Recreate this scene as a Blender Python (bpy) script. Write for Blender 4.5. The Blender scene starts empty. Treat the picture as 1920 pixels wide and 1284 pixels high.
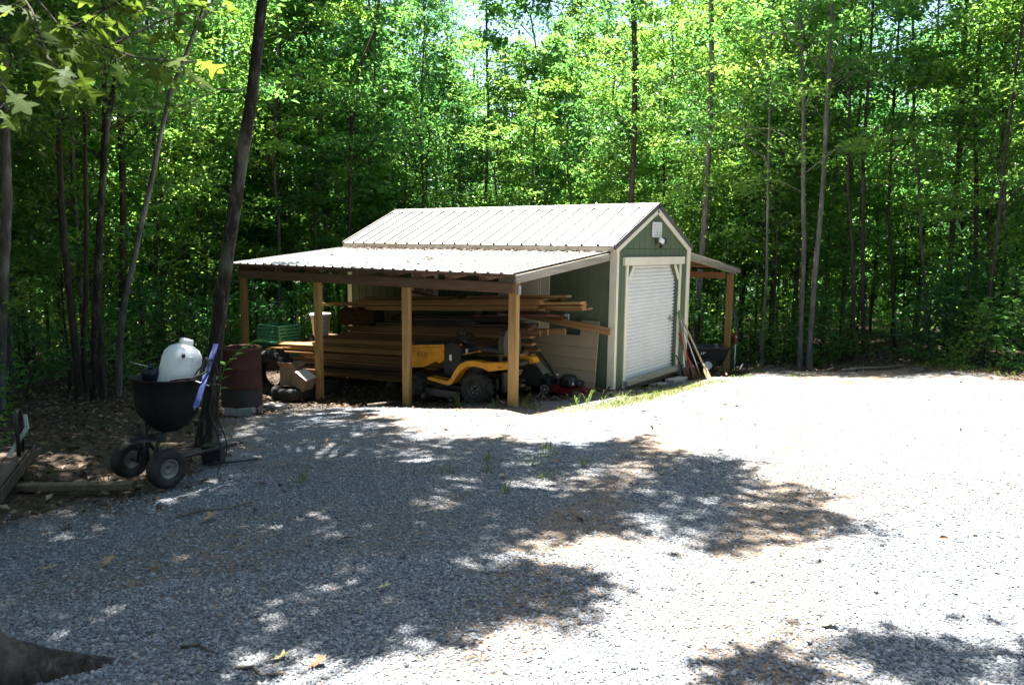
import bpy, math, random
import numpy as np
from mathutils import Vector, Matrix
R = math.radians
S = bpy.context.scene
COL = S.collection
rng = np.random.default_rng(11)
random.seed(5)

# ------------------------------------------------------------------ helpers
def link(o, parent=None):
    COL.objects.link(o)
    if parent is not None:
        o.parent = parent
    return o

def tag(o, label=None, cat=None, group=None, kind=None):
    if label: o['label'] = label
    if cat: o['category'] = cat
    if group: o['group'] = group
    if kind: o['kind'] = kind
    return o

def thing(name, label, cat, loc=(0, 0, 0), rz=0.0, group=None, rx=0.0, ry=0.0):
    o = bpy.data.objects.new(name, None)
    o.empty_display_size = 0.2
    o.location = loc
    o.rotation_euler = (rx, ry, rz)
    link(o)
    return tag(o, label, cat, group)

class MB:
    """collects simple shapes; build() links them as one mesh object"""
    def __init__(s):
        s.v = []; s.f = []; s.sm = []
    def add(s, vs, fs, smooth=False):
        b = len(s.v)
        s.v += [tuple(p) for p in vs]
        s.f += [tuple(i + b for i in f) for f in fs]
        s.sm += [smooth] * len(fs)
    def lumps(s, amp, f=9.0):
        """rough up everything added so far (bark ridges and swellings)"""
        for i, (x, y, z) in enumerate(s.v):
            k = amp * (math.sin(x * f + z * 2.1) * math.cos(y * f * 1.1 - z * 1.7) + .6 * math.sin(x * f * 2.7 + y * f * 2.3 + z * 3.1))
            s.v[i] = (x + k * math.cos(z * 3 + x * 8), y + k * math.sin(z * 2.6 + y * 7), z + k * .3)
        return s
    def box(s, c, d, rot=None, bev=0.0):
        x, y, z = d[0] / 2, d[1] / 2, d[2] / 2
        if bev > 0:
            b = min(bev, x * .6, y * .6, z * .6)
            vs = []
            for sx in (-1, 1):
                for sy in (-1, 1):
                    for sz in (-1, 1):
                        vs += [(sx * (x - b), sy * (y - b), sz * z), (sx * (x - b), sy * y, sz * (z - b)), (sx * x, sy * (y - b), sz * (z - b))]
            def I(sx, sy, sz, k): return ((sx > 0) * 4 + (sy > 0) * 2 + (sz > 0)) * 3 + k
            fs = []
            for q in (-1, 1):
                a = [I(-1, -1, q, 0), I(1, -1, q, 0), I(1, 1, q, 0), I(-1, 1, q, 0)]; fs.append(a if q > 0 else a[::-1])
                a = [I(-1, q, -1, 1), I(-1, q, 1, 1), I(1, q, 1, 1), I(1, q, -1, 1)]; fs.append(a if q > 0 else a[::-1])
                a = [I(q, -1, -1, 2), I(q, 1, -1, 2), I(q, 1, 1, 2), I(q, -1, 1, 2)]; fs.append(a if q > 0 else a[::-1])
            for a in (-1, 1):
                for b2 in (-1, 1):
                    fs.append([I(-1, a, b2, 0), I(1, a, b2, 0), I(1, a, b2, 1), I(-1, a, b2, 1)])
                    fs.append([I(a, -1, b2, 0), I(a, 1, b2, 0), I(a, 1, b2, 2), I(a, -1, b2, 2)])
                    fs.append([I(a, b2, -1, 1), I(a, b2, 1, 1), I(a, b2, 1, 2), I(a, b2, -1, 2)])
                    for c2 in (-1, 1):
                        fs.append([I(a, b2, c2, 0), I(a, b2, c2, 1), I(a, b2, c2, 2)])
        else:
            vs = [(-x, -y, -z), (x, -y, -z), (x, y, -z), (-x, y, -z), (-x, -y, z), (x, -y, z), (x, y, z), (-x, y, z)]
            fs = [(0, 3, 2, 1), (4, 5, 6, 7), (0, 1, 5, 4), (1, 2, 6, 5), (2, 3, 7, 6), (3, 0, 4, 7)]
        if rot is not None:
            M = rot if isinstance(rot, Matrix) else Matrix.Rotation(rot[2], 3, 'Z') @ Matrix.Rotation(rot[1], 3, 'Y') @ Matrix.Rotation(rot[0], 3, 'X')
            vs = [M @ Vector(p) for p in vs]
        s.add([(p[0] + c[0], p[1] + c[1], p[2] + c[2]) for p in vs], fs)
        return s
    def bar(s, a, b, w, h, up=(0, 0, 1), bev=0.0):
        """rectangular bar from a to b, w across, h along up"""
        a = Vector(a); b = Vector(b); d = b - a; L = d.length; y = d / L
        x = y.cross(Vector(up))
        if x.length < 1e-5: x = y.cross(Vector((1, 0, 0)))
        x.normalize(); z = x.cross(y)
        s.box((a + b) / 2, (w, L, h), Matrix((x, y, z)).transposed(), bev)
        return s
    def tube(s, pts, r, n=8, caps=True, smooth=True, closed=False):
        pts = [Vector(p) for p in pts]
        rs = r if isinstance(r, (list, tuple)) else [r] * len(pts)
        vs = []; fs = []; m = len(pts); px = None
        for i, p in enumerate(pts):
            if closed: t = pts[(i + 1) % m] - pts[i - 1]
            else: t = pts[min(i + 1, m - 1)] - pts[max(i - 1, 0)]
            t.normalize()
            if px is None:
                px = t.cross(Vector((0, 0, 1)))
                if px.length < 1e-3: px = t.cross(Vector((1, 0, 0)))
            px = px - t * px.dot(t); px.normalize(); py = t.cross(px)
            for k in range(n):
                an = 2 * math.pi * k / n
                vs.append(p + (px * math.cos(an) + py * math.sin(an)) * rs[i])
        for i in range(m if closed else m - 1):
            j = (i + 1) % m
            for k in range(n):
                k2 = (k + 1) % n
                fs.append((i * n + k, i * n + k2, j * n + k2, j * n + k))
        if caps and not closed:
            fs.append(tuple(range(n))[::-1]); fs.append(tuple((m - 1) * n + k for k in range(n)))
        s.add(vs, fs, smooth); return s
    def lathe(s, prof, n=24, c=(0, 0, 0), axis='Z', smooth=True, rot=None):
        """prof: list of (r, h); closed along the axis when r = 0"""
        vs = []; fs = []
        for r_, h in prof:
            for k in range(n):
                a = 2 * math.pi * k / n
                vs.append((r_ * math.cos(a), r_ * math.sin(a), h))
        for i in range(len(prof) - 1):
            for k in range(n):
                k2 = (k + 1) % n
                fs.append((i * n + k, i * n + k2, (i + 1) * n + k2, (i + 1) * n + k))
        if axis == 'X': vs = [(h, x, y) for x, y, h in vs]
        if axis == 'Y': vs = [(y, h, x) for x, y, h in vs]
        if rot is not None: vs = [rot @ Vector(p) for p in vs]
        s.add([(p[0] + c[0], p[1] + c[1], p[2] + c[2]) for p in vs], fs, smooth); return s
    def prism(s, poly, t0, t1, axis='X', smooth=False):
        """polygon in the two other axes, extruded from t0 to t1 along axis"""
        n = len(poly)
        def P(p, t):
            return (t, p[0], p[1]) if axis == 'X' else ((p[0], t, p[1]) if axis == 'Y' else (p[0], p[1], t))
        vs = [P(p, t0) for p in poly] + [P(p, t1) for p in poly]
        fs = [tuple(range(n))[::-1], tuple(range(n, 2 * n))]
        s.add(vs, fs)
        vs2 = vs; fs2 = [(i, (i + 1) % n, n + (i + 1) % n, n + i) for i in range(n)]
        s.add(vs2, fs2, smooth); return s
    def xform(s, M):
        s.v = [tuple(M @ Vector(p)) for p in s.v]; return s
    def mesh(s, name, mat):
        me = bpy.data.meshes.new(name)
        me.from_pydata(s.v, [], s.f)
        me.polygons.foreach_set('use_smooth', s.sm)
        if mat: me.materials.append(mat)
        me.validate(); me.update()
        import bmesh
        bm = bmesh.new(); bm.from_mesh(me); bmesh.ops.recalc_face_normals(bm, faces=bm.faces[:]); bm.to_mesh(me); bm.free()
        return me
    def build(s, name, mat, parent=None):
        return link(bpy.data.objects.new(name, s.mesh(name, mat)), parent)

def np_mesh(name, V, F, mat, smooth=False):
    """V (n,3), F (m,k) arrays"""
    me = bpy.data.meshes.new(name)
    V = np.ascontiguousarray(V, dtype=np.float32); F = np.ascontiguousarray(F, dtype=np.int32)
    m, k = F.shape
    me.vertices.add(len(V)); me.vertices.foreach_set('co', V.ravel())
    me.loops.add(m * k); me.loops.foreach_set('vertex_index', F.ravel())
    me.polygons.add(m)
    me.polygons.foreach_set('loop_start', np.arange(0, m * k, k, dtype=np.int32))
    me.polygons.foreach_set('loop_total', np.full(m, k, dtype=np.int32))
    me.polygons.foreach_set('use_smooth', np.full(m, smooth, dtype=bool))
    me.materials.append(mat)
    me.update(calc_edges=True)
    return me

# ------------------------------------------------------------------ materials
class NT:
    def __init__(s, name):
        s.m = bpy.data.materials.new(name); s.m.use_nodes = True
        s.t = s.m.node_tree; s.t.nodes.clear()
        s.out = s.n('ShaderNodeOutputMaterial')
    def n(s, kind, **kw):
        nd = s.t.nodes.new(kind)
        for k, v in kw.items():
            if k[0] == '_': setattr(nd, k[1:], v)
            else:
                sock = nd.inputs[int(k[1:])] if k[0] == 'i' and k[1:].isdigit() else nd.inputs[k.replace('_', ' ')]
                if isinstance(v, tuple) and len(v) == 2 and hasattr(v[0], 'outputs'): s.t.links.new(v[0].outputs[v[1]], sock)
                elif hasattr(v, 'outputs'): s.t.links.new(v.outputs[0], sock)
                else: sock.default_value = v
        return nd
    def ramp(s, fac, stops, interp='LINEAR'):
        nd = s.n('ShaderNodeValToRGB'); cr = nd.color_ramp; cr.interpolation = interp
        while len(cr.elements) < len(stops): cr.elements.new(0.5)
        for e, (p, c) in zip(cr.elements, stops):
            e.position = p; e.color = (*c, 1) if len(c) == 3 else c
        s.link(fac, nd.inputs[0]); return nd
    def link(s, a, sock):
        if isinstance(a, tuple): s.t.links.new(a[0].outputs[a[1]], sock)
        else: s.t.links.new(a.outputs[0], sock)
    def mix(s, fac, a, b, mode='MIX'):
        nd = s.n('ShaderNodeMix', _data_type='RGBA', _blend_type=mode)
        for v, i in ((fac, 0), (a, 6), (b, 7)):
            if isinstance(v, (int, float)): nd.inputs[i].default_value = v
            elif isinstance(v, tuple) and not hasattr(v[0], 'outputs'): nd.inputs[i].default_value = (*v, 1) if len(v) == 3 else v
            else: s.link(v, nd.inputs[i])
        return (nd, 2)
    def math(s, op, a, b=0.0, c=None):
        nd = s.n('ShaderNodeMath', _operation=op)
        for i, v in enumerate((a, b, c)):
            if v is None: continue
            if isinstance(v, (int, float)): nd.inputs[i].default_value = v
            else: s.link(v, nd.inputs[i])
        return nd
    def coord(s, which='Object', scale=(1, 1, 1)):
        tc = s.n('ShaderNodeTexCoord')
        mp = s.n('ShaderNodeMapping'); mp.inputs['Scale'].default_value = scale
        s.t.links.new(tc.outputs[which], mp.inputs[0]); return mp
    def noise(s, co, scale, detail=4, rough=0.55, dist=0.0):
        nd = s.n('ShaderNodeTexNoise'); s.link(co, nd.inputs['Vector'])
        nd.inputs['Scale'].default_value = scale; nd.inputs['Detail'].default_value = detail
        nd.inputs['Roughness'].default_value = rough; nd.inputs['Distortion'].default_value = dist
        return nd
    def bump(s, h, strength=0.4, dist=0.01):
        nd = s.n('ShaderNodeBump'); nd.inputs['Strength'].default_value = strength; nd.inputs['Distance'].default_value = dist
        s.link(h, nd.inputs['Height']); return nd
    def bsdf(s, color, rough=0.6, metal=0.0, spec=0.5, normal=None, **kw):
        nd = s.n('ShaderNodeBsdfPrincipled')
        for v, k in ((color, 'Base Color'), (rough, 'Roughness'), (metal, 'Metallic')):
            if isinstance(v, (int, float)): nd.inputs[k].default_value = v
            elif isinstance(v, tuple) and not hasattr(v[0], 'outputs'): nd.inputs[k].default_value = (*v, 1)
            else: s.link(v, nd.inputs[k])
        nd.inputs['Specular IOR Level'].default_value = spec
        if normal is not None: s.link(normal, nd.inputs['Normal'])
        return nd
    def done(s, sh):
        s.link(sh, s.out.inputs['Surface']); return s.m

def simple(name, col, rough=0.55, metal=0.0, var=0.25, scale=6.0, bump=0.15, spec=0.5, coord='Object'):
    """painted / plastic / metal surface with mottling, wear in the gloss and a slight bump"""
    t = NT(name); co = t.coord(coord)
    nz = t.noise(co, scale, 5, 0.6); n2 = t.noise(co, scale * 9, 3, 0.6)
    dark = tuple(c * (1 - var) for c in col); lite = tuple(min(1, c * (1 + var)) for c in col)
    c = t.ramp(nz, [(0.3, dark), (0.7, lite)])
    rr = t.math('MULTIPLY_ADD', n2, 0.3, rough - 0.15)
    return t.done(t.bsdf(c, rr, metal, spec, t.bump(n2, bump, 0.004)))

def wood(name, cols, grain=(1.5, 26, 26), rough=0.7, seed=0.0, knots=True):
    """long grain runs along local x after the mapping (scale small along the grain)"""
    t = NT(name); tc = t.n('ShaderNodeTexCoord'); oi = t.n('ShaderNodeObjectInfo')
    add = t.n('ShaderNodeVectorMath', _operation='ADD'); t.t.links.new(tc.outputs['Object'], add.inputs[0])
    sc = t.n('ShaderNodeVectorMath', _operation='SCALE'); t.t.links.new(oi.outputs['Location'], sc.inputs[0]); sc.inputs['Scale'].default_value = 3.7
    t.t.links.new(sc.outputs[0], add.inputs[1])
    mp = t.n('ShaderNodeMapping'); t.link(add, mp.inputs[0]); mp.inputs['Scale'].default_value = grain
    nz = t.noise(mp, 1.0, 6, 0.65, 0.8)
    c = t.ramp(nz, [(0.25, cols[0]), (0.5, cols[1]), (0.75, cols[2])])
    v = t.math('MULTIPLY_ADD', (oi, 'Random'), 0.5, 0.72)
    m = t.n('ShaderNodeMix', _data_type='RGBA', _blend_type='MULTIPLY'); m.inputs[0].default_value = 1.0
    t.link(c, m.inputs[6]); cb = t.n('ShaderNodeCombineColor'); [t.link(v, cb.inputs[i]) for i in range(3)]; t.link(cb, m.inputs[7])
    return t.done(t.bsdf((m, 2), rough, 0, 0.3, t.bump(nz, 0.25, 0.004)))

def leaf_mat(name, base, trans, yellow=0.25, gloss=0.42, spec=0.5, tw=0.5):
    t = NT(name); g = t.n('ShaderNodeNewGeometry'); oi = t.n('ShaderNodeObjectInfo')
    rnd = t.math('ADD', t.math('MULTIPLY', (g, 'Random Per Island'), 0.65), t.math('MULTIPLY', (oi, 'Random'), 0.35))
    def var(c): return [(0.0, tuple(x * 0.6 for x in c)), (0.5, c), (1.0, (c[0] * (1.5 + yellow), c[1] * 1.3, c[2] * 0.9))]
    cb = t.ramp(rnd, var(base)); ct = t.ramp(rnd, var(trans))
    b = t.bsdf(cb, gloss, 0, spec)
    tr = t.n('ShaderNodeBsdfTranslucent'); t.link(ct, tr.inputs[0])
    mx = t.n('ShaderNodeMixShader'); mx.inputs[0].default_value = tw
    t.link(b, mx.inputs[1]); t.link(tr, mx.inputs[2])
    return t.done(mx)

def bark_mat(name, dark, mid, lite, lichen=0.5, sc=1.0):
    t = NT(name); co = t.coord('Object', (14 * sc, 14 * sc, 3.0 * sc)); co2 = t.coord('Object', (3.5, 3.5, 1.6))
    n1 = t.noise(co, 1.0, 6, 0.7, 0.5); n2 = t.noise(co2, 1.0, 4, 0.6)
    c = t.ramp(n1, [(0.3, dark), (0.55, mid), (0.8, lite)])
    pale = t.ramp(n2, [(0.62 - 0.15 * lichen, (0, 0, 0)), (0.72, (1, 1, 1))])
    c2 = t.mix(t.math('MULTIPLY', pale, lichen), c, lite)
    return t.done(t.bsdf(c2, 0.9, 0, 0.2, t.bump(n1, 0.7, 0.02)))

# ------------------------------------------------------------------ camera (solved from the photograph)
cam_d = bpy.data.cameras.new('camera'); cam = bpy.data.objects.new('camera', cam_d); COL.objects.link(cam)
cr = Vector((0.58318984, -0.81224908, 0.01187585)); cu = Vector((0.0974073, 0.0844368, 0.99165631)); cf = Vector((0.80647469, 0.57716709, -0.12836167))
CAM = Vector((-11.0540907, -5.83240083, 2.36555894))
M4 = Matrix((cr, cu, -cf)).transposed().to_4x4(); M4.translation = CAM
cam.matrix_world = M4
cam_d.sensor_width = 36.0; cam_d.lens = 36.0 * 1400 / 1920
cam_d.clip_start = 0.05; cam_d.clip_end = 2000
cam_d.dof.use_dof = True; cam_d.dof.focus_distance = 12.5; cam_d.dof.aperture_fstop = 6.3
S.camera = cam
S.render.resolution_x = 1024; S.render.resolution_y = 684

# ------------------------------------------------------------------ daylight
SUN_DIR = Vector((0.10, 0.205, 1.0)).normalized()
el = math.asin(SUN_DIR.z); az = math.atan2(SUN_DIR.x, SUN_DIR.y)
W = bpy.data.worlds.new('World'); S.world = W; W.use_nodes = True
wt = W.node_tree; wt.nodes.clear()
wo = wt.nodes.new('ShaderNodeOutputWorld'); bg = wt.nodes.new('ShaderNodeBackground'); sky = wt.nodes.new('ShaderNodeTexSky')
sky.sky_type = 'NISHITA'; sky.sun_disc = False; sky.sun_elevation = el; sky.sun_rotation = az
sky.dust_density = 1.5; sky.ozone_density = 1.2
bg.inputs['Strength'].default_value = 0.05
wt.links.new(sky.outputs[0], bg.inputs[0]); wt.links.new(bg.outputs[0], wo.inputs[0])
sd = bpy.data.lights.new('sun', 'SUN'); sd.energy = 5.0; sd.angle = R(0.53); sd.color = (1.0, 0.96, 0.88)
so = bpy.data.objects.new('sun', sd); COL.objects.link(so); so.rotation_euler = SUN_DIR.to_track_quat('Z', 'Y').to_euler()
so.location = (0, 0, 40)
S.view_settings.view_transform = 'Standard'; S.view_settings.look = 'None'
S.view_settings.exposure = 2.95; S.view_settings.gamma = 1.0
S.render.engine = 'CYCLES'
S.cycles.max_bounces = 7; S.cycles.diffuse_bounces = 2; S.cycles.glossy_bounces = 2; S.cycles.transmission_bounces = 4; S.cycles.transparent_max_bounces = 4
S.cycles.use_denoising = True
S.cycles.sample_clamp_indirect = 6.0

# ------------------------------------------------------------------ ground
def gz(x, y):
    x = np.asarray(x, float); y = np.asarray(y, float)
    b = -.0336 * x - .06 * y - .001
    b = 1.2 * np.tanh(b / 1.2)
    G = lambda cx, cy, s: np.exp(-((x - cx) ** 2 + (y - cy) ** 2) / (2 * s * s))
    return b - .13 * G(.8, 1., 2.) - .25 * G(6.3, .5, 2.2) - .13 * G(-2.6, 4.6, 1.6)
def gzf(x, y): return float(gz(x, y))

def sd_poly(x, y, P):
    """signed distance to polygon P (inside positive)"""
    x = np.asarray(x, float); y = np.asarray(y, float)
    d = np.full(x.shape, 1e9); ins = np.zeros(x.shape, bool); n = len(P)
    for i in range(n):
        ax, ay = P[i]; bx, by = P[(i + 1) % n]
        ex, ey = bx - ax, by - ay
        wx, wy = x - ax, y - ay
        t = np.clip((wx * ex + wy * ey) / (ex * ex + ey * ey), 0, 1)
        d = np.minimum(d, np.hypot(wx - ex * t, wy - ey * t))
        c = (ay > y) != (by > y)
        with np.errstate(divide='ignore', invalid='ignore'):
            ins ^= c & (x < (bx - ax) * (y - ay) / (by - ay) + ax)
    return np.where(ins, d, -d)

GRAVEL = [(-16, -.8), (-9.6, .1), (-8.4, .0), (-7.5, .35), (-6.6, 1.3), (-5.9, 2.3), (-5.0, 3.1), (-3.6, 3.3), (-2.75, 2.4), (-2.75, .1), (0, -.2), (3, -.3), (6.3, -.5), (5.5, -2.6), (5.6, -3.5), (4.4, -5.0), (3.7, -8), (0, -14), (-16, -14)]
CLEAR = [(-14, 2.6), (-8.2, 6.0), (-6.4, 6.6), (-3.6, 8.4), (-1, 9.6), (1.5, 9.8), (4.6, 9.4), (7.6, 6), (7.5, 1), (7.0, -1.9), (9.5, -2.4), (12, -3.0), (12, -3.7), (7.8, -3.9), (6.2, -4.6), (5.2, -6), (4.2, -9), (2, -16), (-20, -16), (-20, 2.6)]
u = np.linspace(-1, 1, 420)
def warp(u): return 6.3 * np.sinh(4.35 * u) * 0.62
gx = -5.5 + warp(u); gy = -1.0 + warp(u)
GX, GY = np.meshgrid(gx, gy, indexing='ij')
sdg = sd_poly(GX, GY, GRAVEL)
RP = [(rng.uniform(0, 2 * np.pi), rng.uniform(.5, 4.5), rng.uniform(0, 6.28)) for k in range(26)]
def gz2(x, y):
    """ground height with the small humps the sheet is built with"""
    x = np.asarray(x, float); y = np.asarray(y, float); r_ = np.zeros_like(x)
    for a, f, p in RP: r_ += np.sin((x * np.cos(a) + y * np.sin(a)) * f + p) * .018 / f ** .6
    sg = sd_poly(x, y, GRAVEL)
    return gz(x, y) + r_ * np.clip(.8 - sg * 1.2, .12, 1.0) * np.clip(1 - np.hypot(x + 5, y) / 60, 0, 1)
GZ = gz2(GX, GY)
N = len(u)
V = np.stack([GX, GY, GZ], -1).reshape(-1, 3)
ii = np.arange(N * N).reshape(N, N)
F = np.stack([ii[:-1, :-1], ii[1:, :-1], ii[1:, 1:], ii[:-1, 1:]], -1).reshape(-1, 4)
t = NT('ground_gravel_and_litter')
co = t.coord('Object')
at = t.n('ShaderNodeAttribute', _attribute_name='gravel')
n_edge = t.noise(co, 1.3, 5, 0.65)
msk = t.math('ADD', (at, 'Fac'), t.math('MULTIPLY', t.math('SUBTRACT', n_edge, 0.5), 1.6))
mask = t.ramp(msk, [(0.35, (0, 0, 0)), (0.62, (1, 1, 1))])
vor = t.n('ShaderNodeTexVoronoi', _feature='F1', Scale=62.0, Randomness=1.0); t.link(co, vor.inputs['Vector'])
vor2 = t.n('ShaderNodeTexVoronoi', _feature='F1', Scale=120.0, Randomness=1.0); t.link(co, vor2.inputs['Vector'])
trk = t.n('ShaderNodeAttribute', _attribute_name='track'); n_big = t.noise(co, 0.55, 4, 0.6); n_mid = t.noise(co, 5.0, 5, 0.7)
stone = t.ramp((vor, 'Color'), [(0.0, (.066, .078, .098)), (0.45, (.132, .15, .18)), (0.8, (.218, .238, .265)), (1.0, (.30, .315, .33))])
tan = t.ramp(n_mid, [(0.3, (.12, .085, .055)), (0.7, (.27, .20, .14))])
tanm = t.ramp(t.math('ADD', t.math('ADD', n_big, t.math('MULTIPLY', n_mid, .35)), t.math('MULTIPLY', (trk, 'Fac'), .28)), [(0.64, (0, 0, 0)), (0.86, (1, 1, 1))])
grav = t.mix(t.math('MULTIPLY', tanm, .85), stone, tan)
gap_shade = t.ramp((vor, 'Distance'), [(0.4, (1, 1, 1)), (0.8, (.5, .48, .45))])  # shade in the gaps between stones, multiplied into the colour
grav = t.mix(1.0, grav, gap_shade, 'MULTIPLY')
lit_n = t.noise(co, 22.0, 6, 0.75); 
vleaf = t.n('ShaderNodeTexVoronoi', _feature='F1', Scale=17.0, Randomness=1.0); t.link(co, vleaf.inputs['Vector'])
leafc = t.ramp((vleaf, 'Color'), [(0.1, (.02, .015, .011)), (0.45, (.055, .037, .024)), (0.75, (.11, .072, .045)), (1.0, (.18, .13, .085))])
litter = t.mix(t.ramp(lit_n, [(.4, (0, 0, 0)), (.6, (1, 1, 1))]), (.026, .019, .014), leafc)
col = t.mix(mask, litter, grav)
hgt = t.math('ADD', t.math('MULTIPLY', (vor, 'Distance'), -1.0), t.math('MULTIPLY', (vor2, 'Distance'), -.5))
hl = t.math('ADD', t.math('MULTIPLY', (vleaf, 'Distance'), -.6), lit_n)
hh = t.n('ShaderNodeMix', _data_type='FLOAT'); t.link(mask, hh.inputs[0]); t.link(hl, hh.inputs[2]); t.link(hgt, hh.inputs[3])
g_mat = t.done(t.bsdf(col, 0.85, 0, 0.25, t.bump((hh, 0), 0.6, 0.012)))
gme = np_mesh('ground', V, F, g_mat, True)
def polydist(x, y, P):
    d = np.full(x.shape, 1e9)
    for (ax, ay), (bx, by) in zip(P[:-1], P[1:]):
        ex, ey = bx - ax, by - ay; t_ = np.clip(((x - ax) * ex + (y - ay) * ey) / (ex * ex + ey * ey), 0, 1)
        d = np.minimum(d, np.hypot(x - ax - ex * t_, y - ay - ey * t_))
    return d
TRK = [[(-10, -5.6), (-7.9, -4.9), (-6.2, -4.5), (-3.6, -3.9), (0, -3.5), (4, -3.3), (8, -3.2), (14, -3.5)], [(-9.5, -4.2), (-7.4, -3.5), (-5.4, -2.9), (-3.0, -2.5), (0, -2.1), (4, -2.3), (8, -2.6)], [(-4.2, 1.6), (-3.1, .6), (-2.6, -.5), (-1.2, -.9), (1.5, -1.0)]]
trd = np.minimum(polydist(GX, GY, TRK[0]), np.minimum(polydist(GX, GY, TRK[1]), polydist(GX, GY, TRK[2])))
att2 = gme.attributes.new('track', 'FLOAT', 'POINT'); att2.data.foreach_set('value', np.exp(-(trd / .38) ** 2).ravel().astype(np.float32))
att = gme.attributes.new('gravel', 'FLOAT', 'POINT')
att.data.foreach_set('value', np.clip(sdg / .9 * .5 + .5, 0, 1).ravel().astype(np.float32))
ground = tag(link(bpy.data.objects.new('ground', gme)), 'pale grey gravel yard running into brown leaf litter under the trees', 'ground', kind='structure')

# loose stones lying on the gravel (nobody could count them)
def scatter_view(n, dmin, dmax, hw=R(37)):
    yaw = math.atan2(cf.x, cf.y)
    a = yaw + rng.uniform(-hw, hw, n); d = np.sqrt(rng.uniform(dmin ** 2, dmax ** 2, n))
    return CAM.x + np.sin(a) * d, CAM.y + np.cos(a) * d
def rock_mesh(x, y, z, s):
    ico = np.array([[0, -.52, .85], [0, .52, .85], [0, -.52, -.85], [0, .52, -.85], [.85, 0, .52], [.85, 0, -.52], [-.85, 0, .52], [-.85, 0, -.52], [.52, .85, 0], [-.52, .85, 0], [.52, -.85, 0], [-.52, -.85, 0]])
    fc = np.array([[0, 4, 1], [0, 1, 6], [0, 6, 11], [0, 11, 10], [0, 10, 4], [1, 4, 8], [1, 8, 9], [1, 9, 6], [2, 3, 7], [2, 5, 3], [2, 10, 5], [2, 11, 10], [2, 7, 11], [3, 5, 8], [3, 8, 9], [3, 9, 7], [4, 5, 8], [4, 10, 5], [6, 9, 7], [6, 7, 11]])
    n = len(x)
    P = ico[None] * rng.uniform(.65, 1.25, (n, 12, 1))
    P = P * np.stack([rng.uniform(.8, 1.4, n), rng.uniform(.6, 1.1, n), rng.uniform(.4, .75, n)], -1)[:, None]
    a = rng.uniform(0, 6.28, n); tl = rng.normal(0, .35, n)
    c, s_ = np.cos(tl), np.sin(tl)
    P = np.stack([P[..., 0] * c[:, None] - P[..., 2] * s_[:, None], P[..., 1], P[..., 0] * s_[:, None] + P[..., 2] * c[:, None]], -1)
    c, s_ = np.cos(a), np.sin(a)
    P = np.stack([P[..., 0] * c[:, None] - P[..., 1] * s_[:, None], P[..., 0] * s_[:, None] + P[..., 1] * c[:, None], P[..., 2]], -1)
    P = P * s[:, None, None] + np.stack([x, y, z], -1)[:, None]
    F = (fc[None] + (np.arange(n) * 12)[:, None, None]).reshape(-1, 3)
    return P.reshape(-1, 3), F
xs = []; ys = []; ss = []
for n, d0, d1, s0, s1 in ((60000, 2.3, 4.6, .005, .0125), (42000, 4.4, 7.5, .006, .013), (24000, 7.2, 13, .006, .013), (5000, 12, 20, .008, .015)):
    x, y = scatter_view(n, d0, d1); s_ = rng.uniform(s0, s1, n) * np.where(rng.random(n) < .04, 1.5, 1)
    k = sd_poly(x, y, GRAVEL) + rng.normal(0, .22, n) > 0.0
    xs.append(x[k]); ys.append(y[k]); ss.append(s_[k])
x = np.concatenate(xs); y = np.concatenate(ys); s_ = np.concatenate(ss)
def trackd(x, y): return np.minimum(polydist(x, y, TRK[0]), np.minimum(polydist(x, y, TRK[1]), polydist(x, y, TRK[2])))
k = rng.random(len(x)) > .55 * np.exp(-(trackd(x, y) / .33) ** 2); x, y, s_ = x[k], y[k], s_[k]
V, F = rock_mesh(x, y, gz2(x, y) + s_ * .25, s_)
t = NT('gravel_stone'); g = t.n('ShaderNodeNewGeometry')
c = t.ramp((g, 'Random Per Island'), [(0, (.04, .05, .066)), (.3, (.105, .122, .15)), (.7, (.20, .22, .25)), (.9, (.34, .355, .37)), (.96, (.26, .20, .14)), (1, (.46, .46, .45))])
nz = t.noise(t.coord('Object'), 60, 3, .6)
c = t.mix(.3, c, t.ramp(nz, [(.3, (.1, .1, .1)), (.7, (.3, .3, .3))]))
stone_mat = t.done(t.bsdf(c, .75, 0, .35))
tag(link(bpy.data.objects.new('gravel', np_mesh('gravel', V, F, stone_mat))), 'loose grey crushed stone covering the yard', 'gravel', kind='stuff')

# ------------------------------------------------------------------ foliage
BARK = bark_mat('bark_grey', (.035, .03, .025), (.10, .09, .075), (.24, .23, .20), .5)
BARK_D = bark_mat('bark_dark', (.02, .017, .014), (.055, .045, .036), (.12, .10, .085), .25)
BARK_P = bark_mat('bark_pale', (.045, .042, .036), (.115, .108, .095), (.27, .26, .235), .7)
BARK_M = bark_mat('bark_mottled', (.008, .007, .006), (.03, .024, .018), (.20, .185, .15), .6, 1.5)
LEAF = [leaf_mat('leaf_green', (.045, .11, .032), (.17, .42, .085), .15, .36),
        leaf_mat('leaf_bright', (.065, .14, .032), (.27, .54, .09), .3, .36),
        leaf_mat('leaf_deep', (.032, .09, .036), (.11, .34, .09), .05, .33)]
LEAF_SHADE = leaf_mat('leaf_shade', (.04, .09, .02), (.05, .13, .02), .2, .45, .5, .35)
LEAF_OAK = leaf_mat('leaf_oak', (.045, .082, .012), (.165, .26, .03), .25, .6, .08)

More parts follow.
